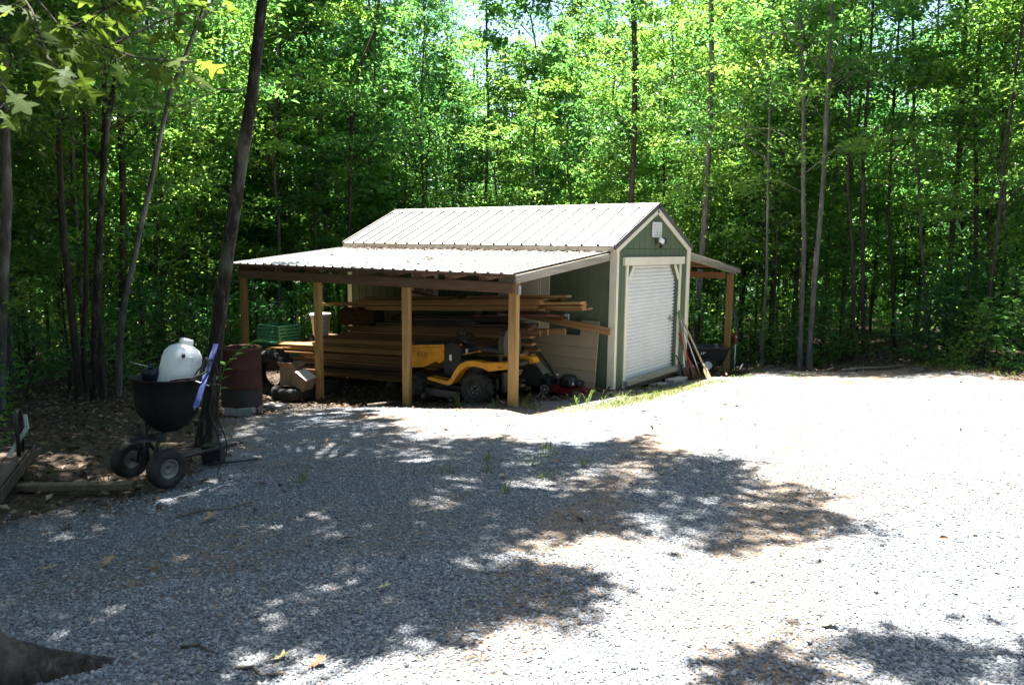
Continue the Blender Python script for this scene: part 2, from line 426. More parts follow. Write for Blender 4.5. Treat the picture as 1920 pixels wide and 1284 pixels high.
def leaves(P, L, spread=.55, width=.5, fold=.16, up=(0, 0, 1), bias=None):
    """one bent four-cornered leaf at each point; returns V, F"""
    n = len(P)
    nr = np.array(up)[None] + rng.normal(0, spread, (n, 3)); nr /= np.linalg.norm(nr, axis=1, keepdims=True)
    d = rng.normal(0, 1, (n, 3));
    if bias is not None: d = d * .7 + bias
    d -= nr * (d * nr).sum(1, keepdims=True); d /= np.linalg.norm(d, axis=1, keepdims=True)
    s = np.cross(nr, d)
    l = (L * rng.uniform(.6, 1.25, n))[:, None]
    w = l * width * .5
    mid = P + d * l * .45 + nr * l * fold
    V = np.stack([P, mid + s * w, P + d * l - nr * l * fold * .5, mid - s * w], 1).reshape(-1, 3)
    F = np.arange(n * 4).reshape(n, 4)
    return V, F

CEN = []
def tree_variant(seed, H, z0, Rc, ncl, nl, L, r0, mat_l, mat_b, top=.25, cr_=(.45, .85), taper=.25, trunk=True, flat=.32, name='tree', dens=1.0):
    """trunk with limbs (one mesh) and a crown of leaf clumps (one mesh)"""
    rs = np.random.default_rng(seed); rr = random.Random(seed)
    mb = MB()
    wob = [(rr.uniform(-.12, .12) * H / 16, rr.uniform(-.12, .12) * H / 16) for _ in range(9)]
    zs = [H * i / 8 for i in range(9)]
    axis = [Vector((wob[i][0] * i / 3, wob[i][1] * i / 3, zs[i])) for i in range(9)]
    if trunk: mb.tube([axis[0] - Vector((0, 0, .25))] + axis, [r0 * 1.35] + [max(r0 * (1 - i / 8 * (1 - taper)) * (1.25 if i == 0 else 1), .012) for i in range(9)], 8)
    def ax(z):
        k = min(max(z / H * 8, 0), 7.999); i = int(k); return axis[i].lerp(axis[i + 1], k - i)
    PP = []; CEN.clear()
    for c in range(ncl):
        f = (c + rr.random()) / ncl
        z = z0 + (H - z0) * f
        prof = (math.sin(math.pi * min(1, .22 + f * .85)) ** .6) * (1 - f) ** .18
        a = rr.uniform(0, 6.283); rad = Rc * prof * math.sqrt(rr.uniform(.12, 1.0))
        o = ax(min(z, H))
        ce = o + Vector((math.cos(a) * rad, math.sin(a) * rad, rr.uniform(-.3, .3)))
        st = ax(max(z0 * .5, z - rad * rr.uniform(.35, .8)))
        md = st.lerp(ce, .5) + Vector((0, 0, rad * .12))
        rb = max(.010, r0 * .28 * (1 - .6 * f))
        CEN.append((ce, rad, rb))
        mb.tube([st, md, ce], [rb, rb * .7, rb * .3], 5)
        rc = rr.uniform(*cr_)
        q = rs.normal(0, 1, (nl, 3)) * np.array([rc * .5, rc * .5, rc * .5 * flat])
        # leaves gather along twigs
        tw = rs.normal(0, 1, (7, 3)) * np.array([rc * .55, rc * .55, rc * .25])
        q = q * .55 + tw[rs.integers(0, 7, nl)] * rs.uniform(.2, 1.0, (nl, 1))
        q[:, 2] -= (q[:, 0] ** 2 + q[:, 1] ** 2) * .12
        PP.append((np.array(ce)[None] + q)[:int(nl * dens)])
    P = np.concatenate(PP)
    V, F = leaves(P, L * (.80, 1.08, .92)[seed % 3], .55, (.5, .62, .42)[seed % 3])
    return mb.mesh(name + '_trunk', mat_b), np_mesh(name + '_crown', V, F, mat_l)

TREES = []
for k, (H, z0, Rc, ncl, nl, L, r0) in enumerate([(12.5, 2.6, 2.0, 56, 95, .17, .05), (11.5, 3.0, 1.8, 50, 95, .16, .04), (14, 4.0, 2.2, 56, 100, .17, .065), (10.5, 1.8, 1.8, 50, 85, .15, .035), (12.5, 4.0, 2.2, 50, 110, .18, .05), (13.5, 2.8, 2.0, 56, 95, .16, .045)]):
    TREES.append(tree_variant(100 + k, H, z0, Rc, ncl, nl, L, r0, LEAF[k % 3], (BARK, BARK_D)[k % 2], name='forest_tree'))
HIGH = []
for k, (H, z0, Rc, ncl, nl, L, r0) in enumerate([(14, 5.2, 2.3, 44, 110, .17, .09), (13, 4.4, 2.0, 40, 110, .16, .08)]):
    v_ = tree_variant(200 + k, H, z0, Rc, ncl, nl, L, r0, LEAF[k % 3], BARK, trunk=False, name='high_tree'); HIGH.append((list(CEN), v_[1]))
SAPS = []
for k, (H, z0, Rc, ncl, nl, L, r0) in enumerate([(4.5, .9, 1.1, 20, 50, .15, .022), (6.0, 1.4, 1.3, 26, 50, .15, .03), (3.0, .5, .9, 16, 45, .14, .016), (5.2, 1.8, 1.2, 18, 55, .17, .026)]):
    SAPS.append(tree_variant(300 + k, H, z0, Rc, ncl, nl, L, r0, LEAF[(1, 0, 1, 1)[k]], BARK_D, cr_=(.4, .8), name='sapling', dens=.8))
SHRUBS = []
for k, (H, z0, Rc, ncl, nl, L, r0) in enumerate([(1.3, .25, .65, 14, 34, .12, .012), (.8, .15, .55, 12, 30, .10, .010), (1.7, .35, .7, 16, 36, .14, .014)]):
    SHRUBS.append(tree_variant(400 + k, H, z0, Rc, ncl, nl, L, r0, LEAF[k % 3], BARK_D, cr_=(.3, .5), flat=.6, name='shrub', dens=1.0))

def put_tree(name, label, cat, group, x, y, var, rz, s, sz=None, parts=('trunk', 'crown')):
    t_ = thing(name, label, cat, (x, y, gzf(x, y)), rz, group)
    t_.scale = (s, s, sz or s)
    for nm, me in zip(parts, var):
        link(bpy.data.objects.new(nm, me), t_)
    return t_

# trunks one can tell apart: base, then (sideways, height) along the trunk, radius low and high
CRV = Vector((cr.x, cr.y, 0)).normalized()
HERO = {
'B':((-5.36,6.50),[(0.04,0.99),(0.11,1.84),(0.21,2.76),(0.44,4.31),(0.69,5.2),(0.8,6.19)],0.075,0.05,'M','slim mottled trunk curving right, second clear trunk left of the spreader'),
'C':((-5.43,6.92),[(-0.01,0.63),(-0.05,1.5),(-0.06,2.61),(-0.05,3.2),(0.01,4.67)],0.075,0.05,'D','dark trunk leaning left in the clump of trunks behind the spreader'),
'D':((-5.16,7.29),[(-0.0,0.87),(0.12,1.68),(0.25,3.08)],0.05,0.04,'D','thin dark trunk squeezed between two thicker trunks at the left'),
'E':((-5.14,6.72),[(0.03,0.8),(0.06,1.61),(0.18,3.04),(0.31,4.7)],0.07,0.05,'D','straight dark trunk just right of the mottled curving one'),
'F':((-4.85,6.77),[(0.11,0.96),(0.22,1.62),(0.35,2.09),(0.53,2.85),(0.75,3.68),(0.9,4.35),(1.1,5.05),(1.31,5.46),(1.67,6.25)],0.07,0.035,'P','pale slim tree leaning strongly right behind the white jug'),
'G':((-6.57,6.84),[(0.13,1.37),(0.3,3.09),(0.37,4.44),(0.5,5.9)],0.1,0.07,'P','pale straight trunk at the far left edge of the wood'),
'H':((-3.35,9.57),[(0.16,3.36),(0.27,5.49),(0.33,6.86)],0.09,0.07,'D','dark reddish trunk deeper in the wood behind the mottled curving one'),
'I':((1.64,11.19),[(0.02,0.93),(0.12,3.38),(0.28,7.01),(0.37,9.23)],0.055,0.045,'D','thin straight trunk behind the open left side of the lean-to'),
'J':((2.75,9.65),[(0.1,2.08),(0.16,3.22),(0.28,6.55),(0.52,7.63),(0.89,8.43)],0.085,0.05,'D','dark trunk bending right above the far end of the roof'),
'K':((7.43,8.39),[(-0.03,4.26),(-0.01,7.2),(-0.05,8.44)],0.07,0.05,'D','narrow trunk rising over the middle of the roof ridge'),
'L':((7.81,3.55),[(-0.12,4.03),(-0.12,5.95),(-0.15,7.76),(-0.23,9.12)],0.12,0.09,'D','thick dark trunk rising just left of the gable peak'),
'M':((7.44,1.49),[(0.03,1.6),(0.07,3.77),(0.07,6.15),(0.08,7.31),(0.01,8.95)],0.11,0.075,'P','pale grey trunk behind the dump cart under the small lean-to'),
'N':((6.90,-0.42),[(-0.03,0.85),(-0.03,2.13),(-0.12,3.62),(-0.17,4.84)],0.05,0.035,'P','thin pale trunk first to the right of the small lean-to'),
'O':((6.44,-1.41),[(-0.05,1.08),(-0.13,2.87),(-0.2,3.69),(-0.28,5.75),(-0.38,6.86),(-0.49,7.96)],0.07,0.045,'P','straight pale trunk of the pair at the gravel edge'),
'P':((6.40,-1.60),[(-0.03,0.59),(-0.04,2.03),(0.02,3.2),(0.06,4.24),(0.05,5.71),(-0.01,7.9)],0.08,0.05,'P','pale trunk leaning right out of the pair at the gravel edge'),
'Q':((8.22,-2.37),[(-0.13,1.43),(-0.2,2.81),(-0.3,4.64)],0.06,0.05,'D','dark straight trunk just left of the dirt trail'),
'R':((9.78,-2.80),[(-0.17,1.88),(-0.37,3.45),(-0.47,5.37)],0.05,0.04,'D','thin dark trunk in the middle of the dirt trail mouth'),
'S':((9.67,-3.62),[(-0.2,1.33),(-0.46,2.99),(-0.64,4.25),(-0.84,5.11)],0.055,0.04,'P','slim pale trunk leaning left beside the dirt trail'),
'T':((9.77,-3.97),[(-0.08,1.32),(-0.13,2.98),(-0.16,4.84),(-0.21,6.41)],0.09,0.07,'D','stout dark trunk leaning right beyond the bushes by the trail'),
'U':((9.29,-5.25),[(-0.29,1.31),(-0.34,2.39),(-0.48,3.45),(-0.66,4.94)],0.05,0.04,'P','thin pale crooked trunk at the far right of the wood'),
'V':((7.77,-2.25),[(-0.18,2.2),(-0.41,4.02)],0.05,0.04,'D','thin dark trunk between the pale pair and the dirt trail'),
'W':((9.64,-4.54),[(-0.2,2.07),(-0.26,3.54),(-0.48,5.69)],0.07,0.06,'D','dark upright trunk behind the pale leafed sapling by the trail'),
}
for hi, (k, (b, pts, r0, r1, bk, lab)) in enumerate(HERO.items()):
    x, y = b
    t_ = thing('tree', lab, 'tree', (x, y, gzf(x, y)), 0)
    pts = [(0, -.25), (0, 0)] + pts
    dx = (pts[-1][0] - pts[-2][0]) / max(.1, pts[-1][1] - pts[-2][1])
    ztop = 12.5 + hi % 3
    px, pz = pts[-1]
    for q in range(1, 4):
        z = pz + (ztop - pz) * q / 3; pts.append((px + dx * (z - pz) * .35, z))
    n = len(pts)
    P = [CRV * a + Vector((math.sin(z * .9 + hi) * .03, math.cos(z * .8 + hi) * .03, z)) for a, z in pts]
    r0 *= .78; r1 *= .8
    rad = [r0 * 1.5, r0 * 1.25] + [r0 + (r1 - r0) * min(1, pts[i][1] / max(1, pz)) if pts[i][1] <= pz else max(.015, r1 * (1 - .75 * (pts[i][1] - pz) / (ztop - pz))) for i in range(2, n)]
    mb = MB(); mb.tube(P, rad, 10)
    cv = HIGH[hi % 2]; off = CRV * (px * .8); rot = Matrix.Rotation(hi * 2.4, 3, 'Z')
    def along(z):
        for a_, b_ in zip(P[:-1], P[1:]):
            if a_.z <= z <= b_.z: return a_.lerp(b_, (z - a_.z) / (b_.z - a_.z))
        return P[-1].copy()
    for ce, rd, rb in cv[0]:
        c_ = rot @ ce + off; st = along(max(3.5, c_.z - rd * .4)); mb.tube([st, st.lerp(c_, .5) + Vector((0, 0, rd * .12)), c_], [rb * .6, rb * .42, rb * .2], 5)
    mb.build('trunk', {'M': BARK_M, 'D': BARK_D, 'P': BARK_P}[bk], t_)
    crown = link(bpy.data.objects.new('crown', cv[1]), t_); crown.location = (off.x, off.y, 0); crown.rotation_euler = (0, 0, hi * 2.4)

# the wood itself: many slender trees round the clearing
HXY = np.array([v[0] for v in HERO.values()])
pts = []
yaw = math.atan2(cf.x, cf.y)
tries = 0
while len(pts) < 205 and tries < 20000:
    tries += 1
    a = yaw + random.uniform(-R(43), R(41)); d = math.sqrt(random.uniform(9 ** 2, 36 ** 2))
    x = CAM.x + math.sin(a) * d; y = CAM.y + math.cos(a) * d
    s = float(sd_poly(np.array([x]), np.array([y]), CLEAR)[0])
    if s > -.25: continue
    if min((x - p[0]) ** 2 + (y - p[1]) ** 2 for p in pts + [tuple(h) for h in HXY]) < (.85 if s > -6 else 1.1) ** 2: continue
    pts.append((x, y, s))
for i, (x, y, s) in enumerate(pts):
    if x > 5.5 and y < 3: lab, grp = 'slender tree in the dense wood beyond the gravel yard', 'trees of the wood beyond the gravel'
    elif x > -3.2: lab, grp = 'slender tree in the dense wood behind the shed', 'trees of the wood behind the shed'
    else: lab, grp = 'slender tree in the dark wood beside the spreader', 'trees of the dark wood at the left'
    sc = random.uniform(.82, 1.12)
    v_ = Vector((x, y, 0)) - CAM; px_ = 960 + 1400 * v_.dot(cr) / v_.dot(cf)
    gap = min(abs(px_ - 912) / 60, abs(px_ - 1650) / 65, abs(px_ - 440) / 35)
    put_tree('tree', lab, 'tree', grp, x, y, TREES[random.randrange(6)], random.uniform(0, 6.28), sc, sc * (random.uniform(.8, 1.12) if gap > 1 else random.uniform(.58, .68)))
# trees left of and behind the picture, whose crowns shade the yard and the left side
for x, y, v in ((-9.6, 5.0, 0), (-8.3, 7.6, 2), (-10.8, 3.4, 4), (-11.8, 6.0, 5), (-9.9, 8.6, 1), (-7.2, 9.4, 3), (-12.5, 2.6, 2)):
    put_tree('tree', 'slender tree in the dark wood beside the spreader', 'tree', 'trees of the dark wood at the left', x, y, TREES[v], x * 3, 1.0)
# saplings and shrubs of the understorey
pts2 = []; tries = 0
while len(pts2) < 96 and tries < 8000:
    tries += 1
    a = yaw + random.uniform(-R(37), R(36)); d = math.sqrt(random.uniform(9 ** 2, 28 ** 2))
    x = CAM.x + math.sin(a) * d; y = CAM.y + math.cos(a) * d
    s = float(sd_poly(np.array([x]), np.array([y]), CLEAR)[0])
    if s > -.5 or s < -9: continue
    if x > 6 and -4.2 < y < -1.6 and x < 12: continue
    if pts2 and min((x - p[0]) ** 2 + (y - p[1]) ** 2 for p in pts2) < .8: continue
    pts2.append((x, y))
for x, y in pts2:
    put_tree('sapling', 'leafy green sapling growing under the taller trees of the wood', 'sapling', 'saplings under the trees', x, y, SAPS[random.randrange(4)], random.uniform(0, 6.28), random.uniform(.75, 1.2))
# ------------------------------------------------------------------ leaning tree beside the yard and the near oak
def big_crown(seed, centres, nl, L, mat, name, flat=.4):
    rs = np.random.default_rng(seed); PP = []
    for cx, cy, cz, rc, *df in centres:
        tw = rs.normal(0, 1, (9, 3)) * np.array([rc * .6, rc * .6, rc * .25])
        q = rs.normal(0, 1, (nl, 3)) * np.array([rc * .24, rc * .24, rc * .12]) + tw[rs.integers(0, 9, nl)] * rs.uniform(.2, 1.0, (nl, 1))
        PP.append((np.array([[cx, cy, cz]]) + q)[:max(40, int(nl * min(1, (rc / .5) ** 1.5) * (df[0] if df else 1)))])
    V, F = leaves(np.concatenate(PP), L, .5)
    return np_mesh(name, V, F, mat)

ra = random.Random(77)
A0 = Vector((-6.37, 1.74, gzf(-6.37, 1.74)))
tA = thing('tree', 'mottled dark trunk leaning right over the yard beside the rusty drum', 'tree', A0)
pa = [(-.02, -.3), (-.01, .0), (.06, .44), (.16, 1.16), (.32, 2.11), (.46, 2.97), (.62, 3.8), (.76, 4.78), (.9, 6.3), (.95, 8.0), (.95, 10), (.95, 12)]
PA = [CRV * a + Vector((0, math.sin(z * 1.1) * .02, z)) for a, z in pa]
mb = MB(); mb.tube(PA, [.16, .122, .09, .076, .068, .064, .06, .056, .05, .04, .03, .015], 14); mb.lumps(.010, 11)
# shade wanted on the ground (x, y, radius), lifted to the crown along the sun
SH = [(-11, 4.2), (-11, -2.6), (-10.0, -3.0), (-9.35, -3.0), (-8.85, -3.0), (-8.3, -3.5), (-7.7, -4.5), (-6.9, -4.75), (-7.1, -3.9), (-6.8, -3.35), (-6.3, -3.5), (-6.4, -4.3), (-5.8, -4.75), (-5.1, -4.4), (-4.3, -3.5), (-3.7, -2.5), (-4.3, -1.5), (-4.9, -.6), (-4.5, .9), (-4.3, 2), (-5.2, 2.9), (-6, 4.2)]
shade = []; oakshade = []
gx_ = -11.0
while gx_ < -3.8:
    gy_ = -5.2
    while gy_ < 4.2:
        x0 = gx_ + ra.uniform(-.2, .2); y0 = gy_ + ra.uniform(-.2, .2)
        dd = float(sd_poly(np.array([x0]), np.array([y0]), SH)[0])
        edge = max(0, x0 + 6.7) * .2
        if dd > .12 and ra.random() > (.07 + edge * .7 if dd > .6 else .2 + edge):
            (oakshade if x0 < -8.2 or (x0 < -7.6 and y0 < -1) else shade).append((x0, y0, min(.6, .33 + dd * .45)))
        gy_ += .58
    gx_ += .58
shade = [q_ for q_ in shade if q_[0] < -6.9 or ra.random() < .28]
gx_ = -6.7
while gx_ < -3.4:
    gy_ = -5.6
    while gy_ < 3.6:
        x0 = gx_ + ra.uniform(-.18, .18); y0 = gy_ + ra.uniform(-.18, .18)
        dd = float(sd_poly(np.array([x0]), np.array([y0]), SH)[0])
        if dd > -.05 and ra.random() < .78: shade.append((x0, y0, ra.uniform(.30, .46), ra.uniform(.12, .42)))
        gy_ += .40
    gx_ += .40
for x0, y0 in ((-4.3, 2.2), (-4.0, 1.7), (-4.6, 3.0), (-3.9, 2.6), (-4.2, 1.2), (-5.0, 3.3), (-3.7, 2.1), (-4.8, 2.4)): shade.append((x0, y0, .24))
cen = []
for x0, y0, r_, *df in shade:
    h = ra.uniform(8.5, 14)
    z = gzf(x0, y0) + h
    cen.append((x0 + h * .10 - A0.x, y0 + h * .205 - A0.y, z - A0.z, r_ * 1.05, df[0] if df else 1.0))
    # limb from the trunk
    st = PA[7].lerp(PA[9], ra.random()); ce = Vector(cen[-1][:3])
    md = st.lerp(ce, .5) + Vector((0, 0, .35))
    mb.tube([st, md, ce], [.035, .025, .01], 6)
mb.build('trunk', BARK_M, tA)
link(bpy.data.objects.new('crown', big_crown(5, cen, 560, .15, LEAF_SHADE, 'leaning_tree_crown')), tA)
# leafy twig low on the trunk, in front of the drum
def sprig(pts, n, L, mat, name, parent, leafw=.5, seed=1):
    rs = random.Random(seed); mbs = MB(); pts = [Vector(p) for p in pts]
    mbs.tube(pts, [.006] * (len(pts) - 1) + [.002], 5)
    seg = len(pts) - 1; ls = []
    for i in range(n):
        f = (i + .6) / n * seg; k = min(int(f), seg - 1); p = pts[k].lerp(pts[k + 1], f - k); d = (pts[k + 1] - pts[k]).normalized()
        side = d.cross(Vector((0, 0, 1))).normalized() * (1 if i % 2 else -1)
        ld = (d * .55 + side * .6 + Vector((0, 0, rs.uniform(-.55, .0)))).normalized()
        up = (Vector((0, 0, 1)) - ld * ld.z).normalized(); sd_ = ld.cross(up)
        l = L * rs.uniform(.75, 1.15); w = l * leafw * .5
        v = [p + ld * .01, p + ld * l * .35 + sd_ * w + up * l * .06, p + ld * l * .7 + sd_ * w * .7 + up * l * .04, p + ld * l - up * l * .12, p + ld * l * .7 - sd_ * w * .7 + up * l * .04, p + ld * l * .35 - sd_ * w + up * l * .06, p + ld * l * .5]
        mbs.add(v, [(0, 1, 6), (1, 2, 6), (2, 3, 6), (3, 4, 6), (4, 5, 6), (5, 0, 6)])
    return mbs.build(name, mat, parent)
e = CRV
tw0 = Vector((.16, .0, 1.0))
sprig([CRV * .17 + Vector((-.1, -.1, .62)), CRV * .3 + Vector((-.15, -.12, .93)), CRV * .5 + Vector((-.15, -.12, 1.13)), CRV * .66 + Vector((-.15, -.12, 1.22))], 17, .13, LEAF[1], 'low_twig', tA, .5, 3)
sprig([CRV * .38 + Vector((-.1, -.1, 2.75)), CRV * .2 + Vector((-.2, -.2, 2.95)), CRV * .02 + Vector((-.25, -.25, 2.9))], 9, .12, LEAF[0], 'low_twig', tA, .5, 8)

# near oak: trunk just outside the left edge, root running into view, low branch with lobed leaves
O0 = Vector((-10.25, -2.05, gzf(-10.25, -2.05)))
tO = thing('oak_tree', 'near oak with a spreading root and lobed yellow green leaves hanging at top left', 'tree', O0)
mb = MB(); mb.tube([(0, 0, -.3), (0, 0, 0), (0, 0, .35), (-.02, .02, 1), (-.03, .05, 2), (-.05, .1, 3.6), (.05, .15, 5.5), (.1, .2, 8), (.1, .3, 11)], [.42, .36, .26, .215, .2, .19, .16, .1, .03], 16)
for pts_, rr_ in (([(.05, -.0, .45), (.2, -.07, .2), (.36, -.17, .06), (.52, -.29, .0), (.66, -.38, -.03), (.82, -.46, -.08), (.95, -.52, -.14)], [.22, .18, .14, .11, .09, .065, .03]),
                  ([(.0, -.1, .45), (.12, -.32, .18), (.2, -.6, .02), (.22, -.85, -.08)], [.19, .15, .10, .05]), ([(-.1, 0, .4), (-.4, .1, .1), (-.8, .1, -.1)], [.19, .13, .05])):
    mb.tube(pts_, rr_, 12)
mb.lumps(.014, 10)
cen = []
for x0, y0, r_ in oakshade:
    h = ra.uniform(7.5, 13)
    cen.append((x0 + h * .10 - O0.x, y0 + h * .205 - O0.y, h, r_))
    st = Vector((.02, .15, ra.uniform(4.2, 7))); ce = Vector(cen[-1][:3]); md = st.lerp(ce, .5) + Vector((0, 0, .3))
    mb.tube([st, md, ce], [.05, .03, .012], 6)
BARK_O = bark_mat('bark_oak', (.012, .010, .009), (.055, .047, .038), (.17, .155, .125), .45, 1.6)
mb.build('trunk', BARK_O, tO)
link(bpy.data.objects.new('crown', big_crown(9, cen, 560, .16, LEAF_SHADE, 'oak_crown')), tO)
# lobed leaf outline (three to five pointed lobes)
LOBE = [(0, 0), (.06, .12), (.05, .24), (.22, .30), (.30, .40), (.20, .43), (.12, .46), (.15, .56), (.33, .68), (.40, .80), (.26, .78), (.13, .76), (.12, .86), (.03, 1.0)]
def oak_leaf(mbs, p, d, nrm, l, curl):
    d = d.normalized(); nrm = (nrm - d * nrm.dot(d)).normalized(); s = d.cross(nrm)
    c0 = []; b = len(LOBE)
    def pt(a, h): return p + d * h * l + s * a * l - nrm * (curl * l * (h * h * .35 + a * a * 1.2))
    mid = [pt(0, h) for a, h in LOBE]; rt = [pt(a, h) for a, h in LOBE]; lf = [pt(-a, h) for a, h in LOBE]
    vs = mid + rt + lf; fs = []
    for i in range(b - 1):
        fs.append((i, i + b, i + 1 + b, i + 1)); fs.append((i, i + 1, i + 1 + 2 * b, i + 2 * b))
    mbs.add(vs, fs)
    mbs.tube([p - d * .03, p], .0015, 4, caps=False)
def W2O(px, py, t):
    """a place seen from where the branch hangs, in the oak's own frame (branch survey)"""
    return CAM + (cf + cr * ((px - 960) / 1400) + cu * ((642 - py) / 1400)) * t - O0
TW = [[(-.55, 2.3, 5.0), (-.2, 2.45, 4.2), (.35, 2.35, 3.7), (.9, 2.2, 3.55), (1.35, 2.0, 3.42)],
      [(.35, 2.35, 3.7), (.62, 1.9, 3.5), (.95, 1.65, 3.4), (1.2, 1.45, 3.33)],
      [(-.2, 2.45, 4.2), (.1, 1.7, 3.75), (.3, 1.2, 3.5), (.45, .85, 3.4)],
      [(.1, 1.7, 3.75), (.5, 1.3, 3.72), (.8, 1.05, 3.7)]]
mbt = MB(); mbl = MB(); rl = random.Random(21)
# the branch comes off the trunk and forks into drooping twigs over the left of the view
paths = [[W2O(-260, -420, 3.9), W2O(-60, -160, 3.5), W2O(120, 60, 3.2), W2O(260, 110, 3.0), W2O(370, 118, 2.9)],
         [W2O(-60, -160, 3.5), W2O(60, 20, 3.0), W2O(90, 110, 2.8), W2O(140, 150, 2.7)],
         [W2O(120, 60, 3.2), W2O(200, 90, 3.35), W2O(300, 40, 3.4), W2O(400, 10, 3.4)],
         [W2O(-60, -160, 3.5), W2O(-20, 40, 2.9), W2O(0, 150, 2.7), W2O(20, 190, 2.6)],
         [W2O(120, 60, 3.2), W2O(230, 0, 3.1), W2O(300, -40, 3.0)]]
mbt.tube([Vector((.03, .12, 4.6)), Vector((.12, .35, 4.75)), paths[0][0]], [.04, .03, .02], 8)
for q, pth in enumerate(paths):
    mbt.tube(pth, [.012 if q == 0 else .006] + [.004] * (len(pth) - 2) + [.002], 6)
    L_ = len(pth) - 1
    for i in range(40 if q < 2 else 30):
        f = ((i + rl.random()) / 40 if q < 2 else (i + rl.random()) / 30) * L_; k = min(int(f), L_ - 1); p = pth[k].lerp(pth[k + 1], f - k)
        if q == 0 and f < 1.0: continue
        d = (pth[k + 1] - pth[k]).normalized() * .6 + Vector((rl.uniform(-1, 1), rl.uniform(-1, 1), rl.uniform(-1.1, .15)))
        off = Vector((rl.uniform(-.05, .05), rl.uniform(-.05, .05), rl.uniform(-.06, .05)))
        mbt.tube([p, p + off], .0015, 4, caps=False)
        oak_leaf(mbl, p + off, d, Vector((rl.uniform(-.6, .6), rl.uniform(-.6, .6), 1)), rl.uniform(.085, .135), rl.uniform(.1, .7))
mbt.build('low_branch', BARK_O, tO); mbl.build('lobed_leaves', LEAF_OAK, tO)

# tree behind the picture's viewpoint: only its shadow shows, at the bottom right corner
tB = thing('tree', 'tall tree beside the yard whose crown shades the near corner of gravel', 'tree', (-7.6, -9.6, gzf(-7.6, -9.6)))
cen = []; mb = MB(); mb.tube([(0, 0, -.3), (0, 0, 0), (0, .1, 3), (.1, .2, 7), (.1, .5, 11)], [.2, .16, .13, .09, .02], 10)
for x0, y0, r_ in [(-7.9, -4.9, .3), (-7.35, -5.45, .38), (-7.2, -6.1, .4), (-7.9, -5.7, .5), (-6.9, -6.9, .5), (-8.4, -5.6, .35), (-7.8, -7, .7), (-8.8, -7, .7)]:
    h = ra.uniform(7.5, 10); cen.append((x0 + h * .10 + 7.6, y0 + h * .205 + 9.6, h, r_))
    st = Vector((.1, .2, ra.uniform(5, 7))); ce = Vector(cen[-1][:3]); mb.tube([st, st.lerp(ce, .5) + Vector((0, 0, .4)), ce], [.05, .03, .01], 6)
mb.build('trunk', BARK, tB); link(bpy.data.objects.new('crown', big_crown(19, cen, 420, .15, LEAF_SHADE, 'near_corner_crown')), tB)

# shrubs and weeds along the edge of the wood
SHR = [(6.9, -3.75, 2, 1.0), (7.6, -4.1, 0, 1.3), (7.3, -4.45, 2, 1.2), (8.6, -4.2, 2, 1.15), (6.6, -4.6, 1, 1.2), (6.1, -4.9, 1, 1.1), (7.9, -4.9, 2, 1.3), (7.0, -5.3, 0, 1.3), (8.9, -5.0, 2, 1.2), (6.2, -5.7, 0, 1.2),
       (7.3, .6, 0, 1.1), (7.7, -.1, 1, 1.2), (7.2, -.8, 1, 1.1), (7.4, -1.6, 0, 1.0), (7.3, 1.4, 2, 1.0), (8.2, .9, 2, 1.1), (8.0, -1.2, 0, 1.2), (7.1, 2.4, 0, 1.0), (8.1, -2.0, 1, 1.0), (7.6, -2.1, 1, .9),
       (-1.6, 8.7, 2, 1.0), (-2.6, 8.5, 0, 1.1), (-.6, 8.9, 2, 1.2), (-3.4, 8.6, 2, 1.1), (.6, 9.0, 0, 1.2), (-4.2, 8.0, 0, 1.0), (-4.6, 7.4, 1, 1.1), (-3.0, 9.4, 2, 1.3), (-1.2, 9.6, 2, 1.3),
       (-7.2, 6.4, 0, 1.0), (-6.7, 7.3, 1, 1.2), (-7.6, 5.6, 1, 1.1), (-8.4, 4.9, 1, 1.0), (-5.9, 7.6, 2, 1.0), (-8.35, 2.75, 1, .8), (-8.7, 3.3, 1, .9)]
for i, (x, y, v, s) in enumerate(SHR):
    if x > 5 and y < -3: lab, g_ = 'low leafy bush at the mouth of the dirt trail', 'bushes beside the dirt trail'
    elif x > 5: lab, g_ = 'low leafy bush at the wood edge between the small lean-to and the trail', 'bushes beyond the small lean-to'
    elif x > -5: lab, g_ = 'low leafy bush at the wood edge behind the lumber', 'bushes behind the lumber'
    else: lab, g_ = 'low leafy bush in the shade at the left of the yard', 'bushes at the dark left edge'
    put_tree('shrub', lab, 'shrub', g_, x, y, SHRUBS[v], i * 1.7, s, parts=('stems', 'foliage'))
# pale sunlit sapling by the trail
put_tree('sapling', 'pale sunlit sapling with big leaves standing over the bushes by the trail', 'sapling', None, 7.9, -4.35, SAPS[2], 1.0, .8)

# far wood: one mass of trunks and leaves closing the view behind the nearer trees
n = 52000
yaw0 = math.atan2(cf.x, cf.y)
a = yaw0 + rng.uniform(-R(46), R(44), n); d = rng.uniform(36, 52, n)
x = CAM.x + np.sin(a) * d; y = CAM.y + np.cos(a) * d
ztop = 13.5 - 4.5 * np.exp(-((a - yaw0 + .034) / .05) ** 2) - 5 * np.exp(-((a - yaw0 - .455) / .05) ** 2) + 1.6 * np.sin(a * 23) + 1.4 * np.sin(a * 57 + 1) + rng.normal(0, .7, n)
z = gz(x, y) + .3 + (ztop - .3) * rng.random(n) ** .85
V, F = leaves(np.stack([x, y, z], -1) + rng.normal(0, .25, (n, 3)), .42, .6, .6)
far = tag(link(bpy.data.objects.new('far_woods', np_mesh('far_woods', V, F, LEAF[0]))), 'far green mass of leaves closing the view deep in the wood', 'woods', kind='stuff')
n = 20000
a = yaw0 + rng.uniform(-R(44), R(42), n); d = rng.uniform(38, 64, n); x = CAM.x + np.sin(a) * d; y = CAM.y + np.cos(a) * d
V, F = leaves(np.stack([x, y, gz(x, y) + rng.random(n) ** 1.4 * 5.0], -1), .55, .7, .6)
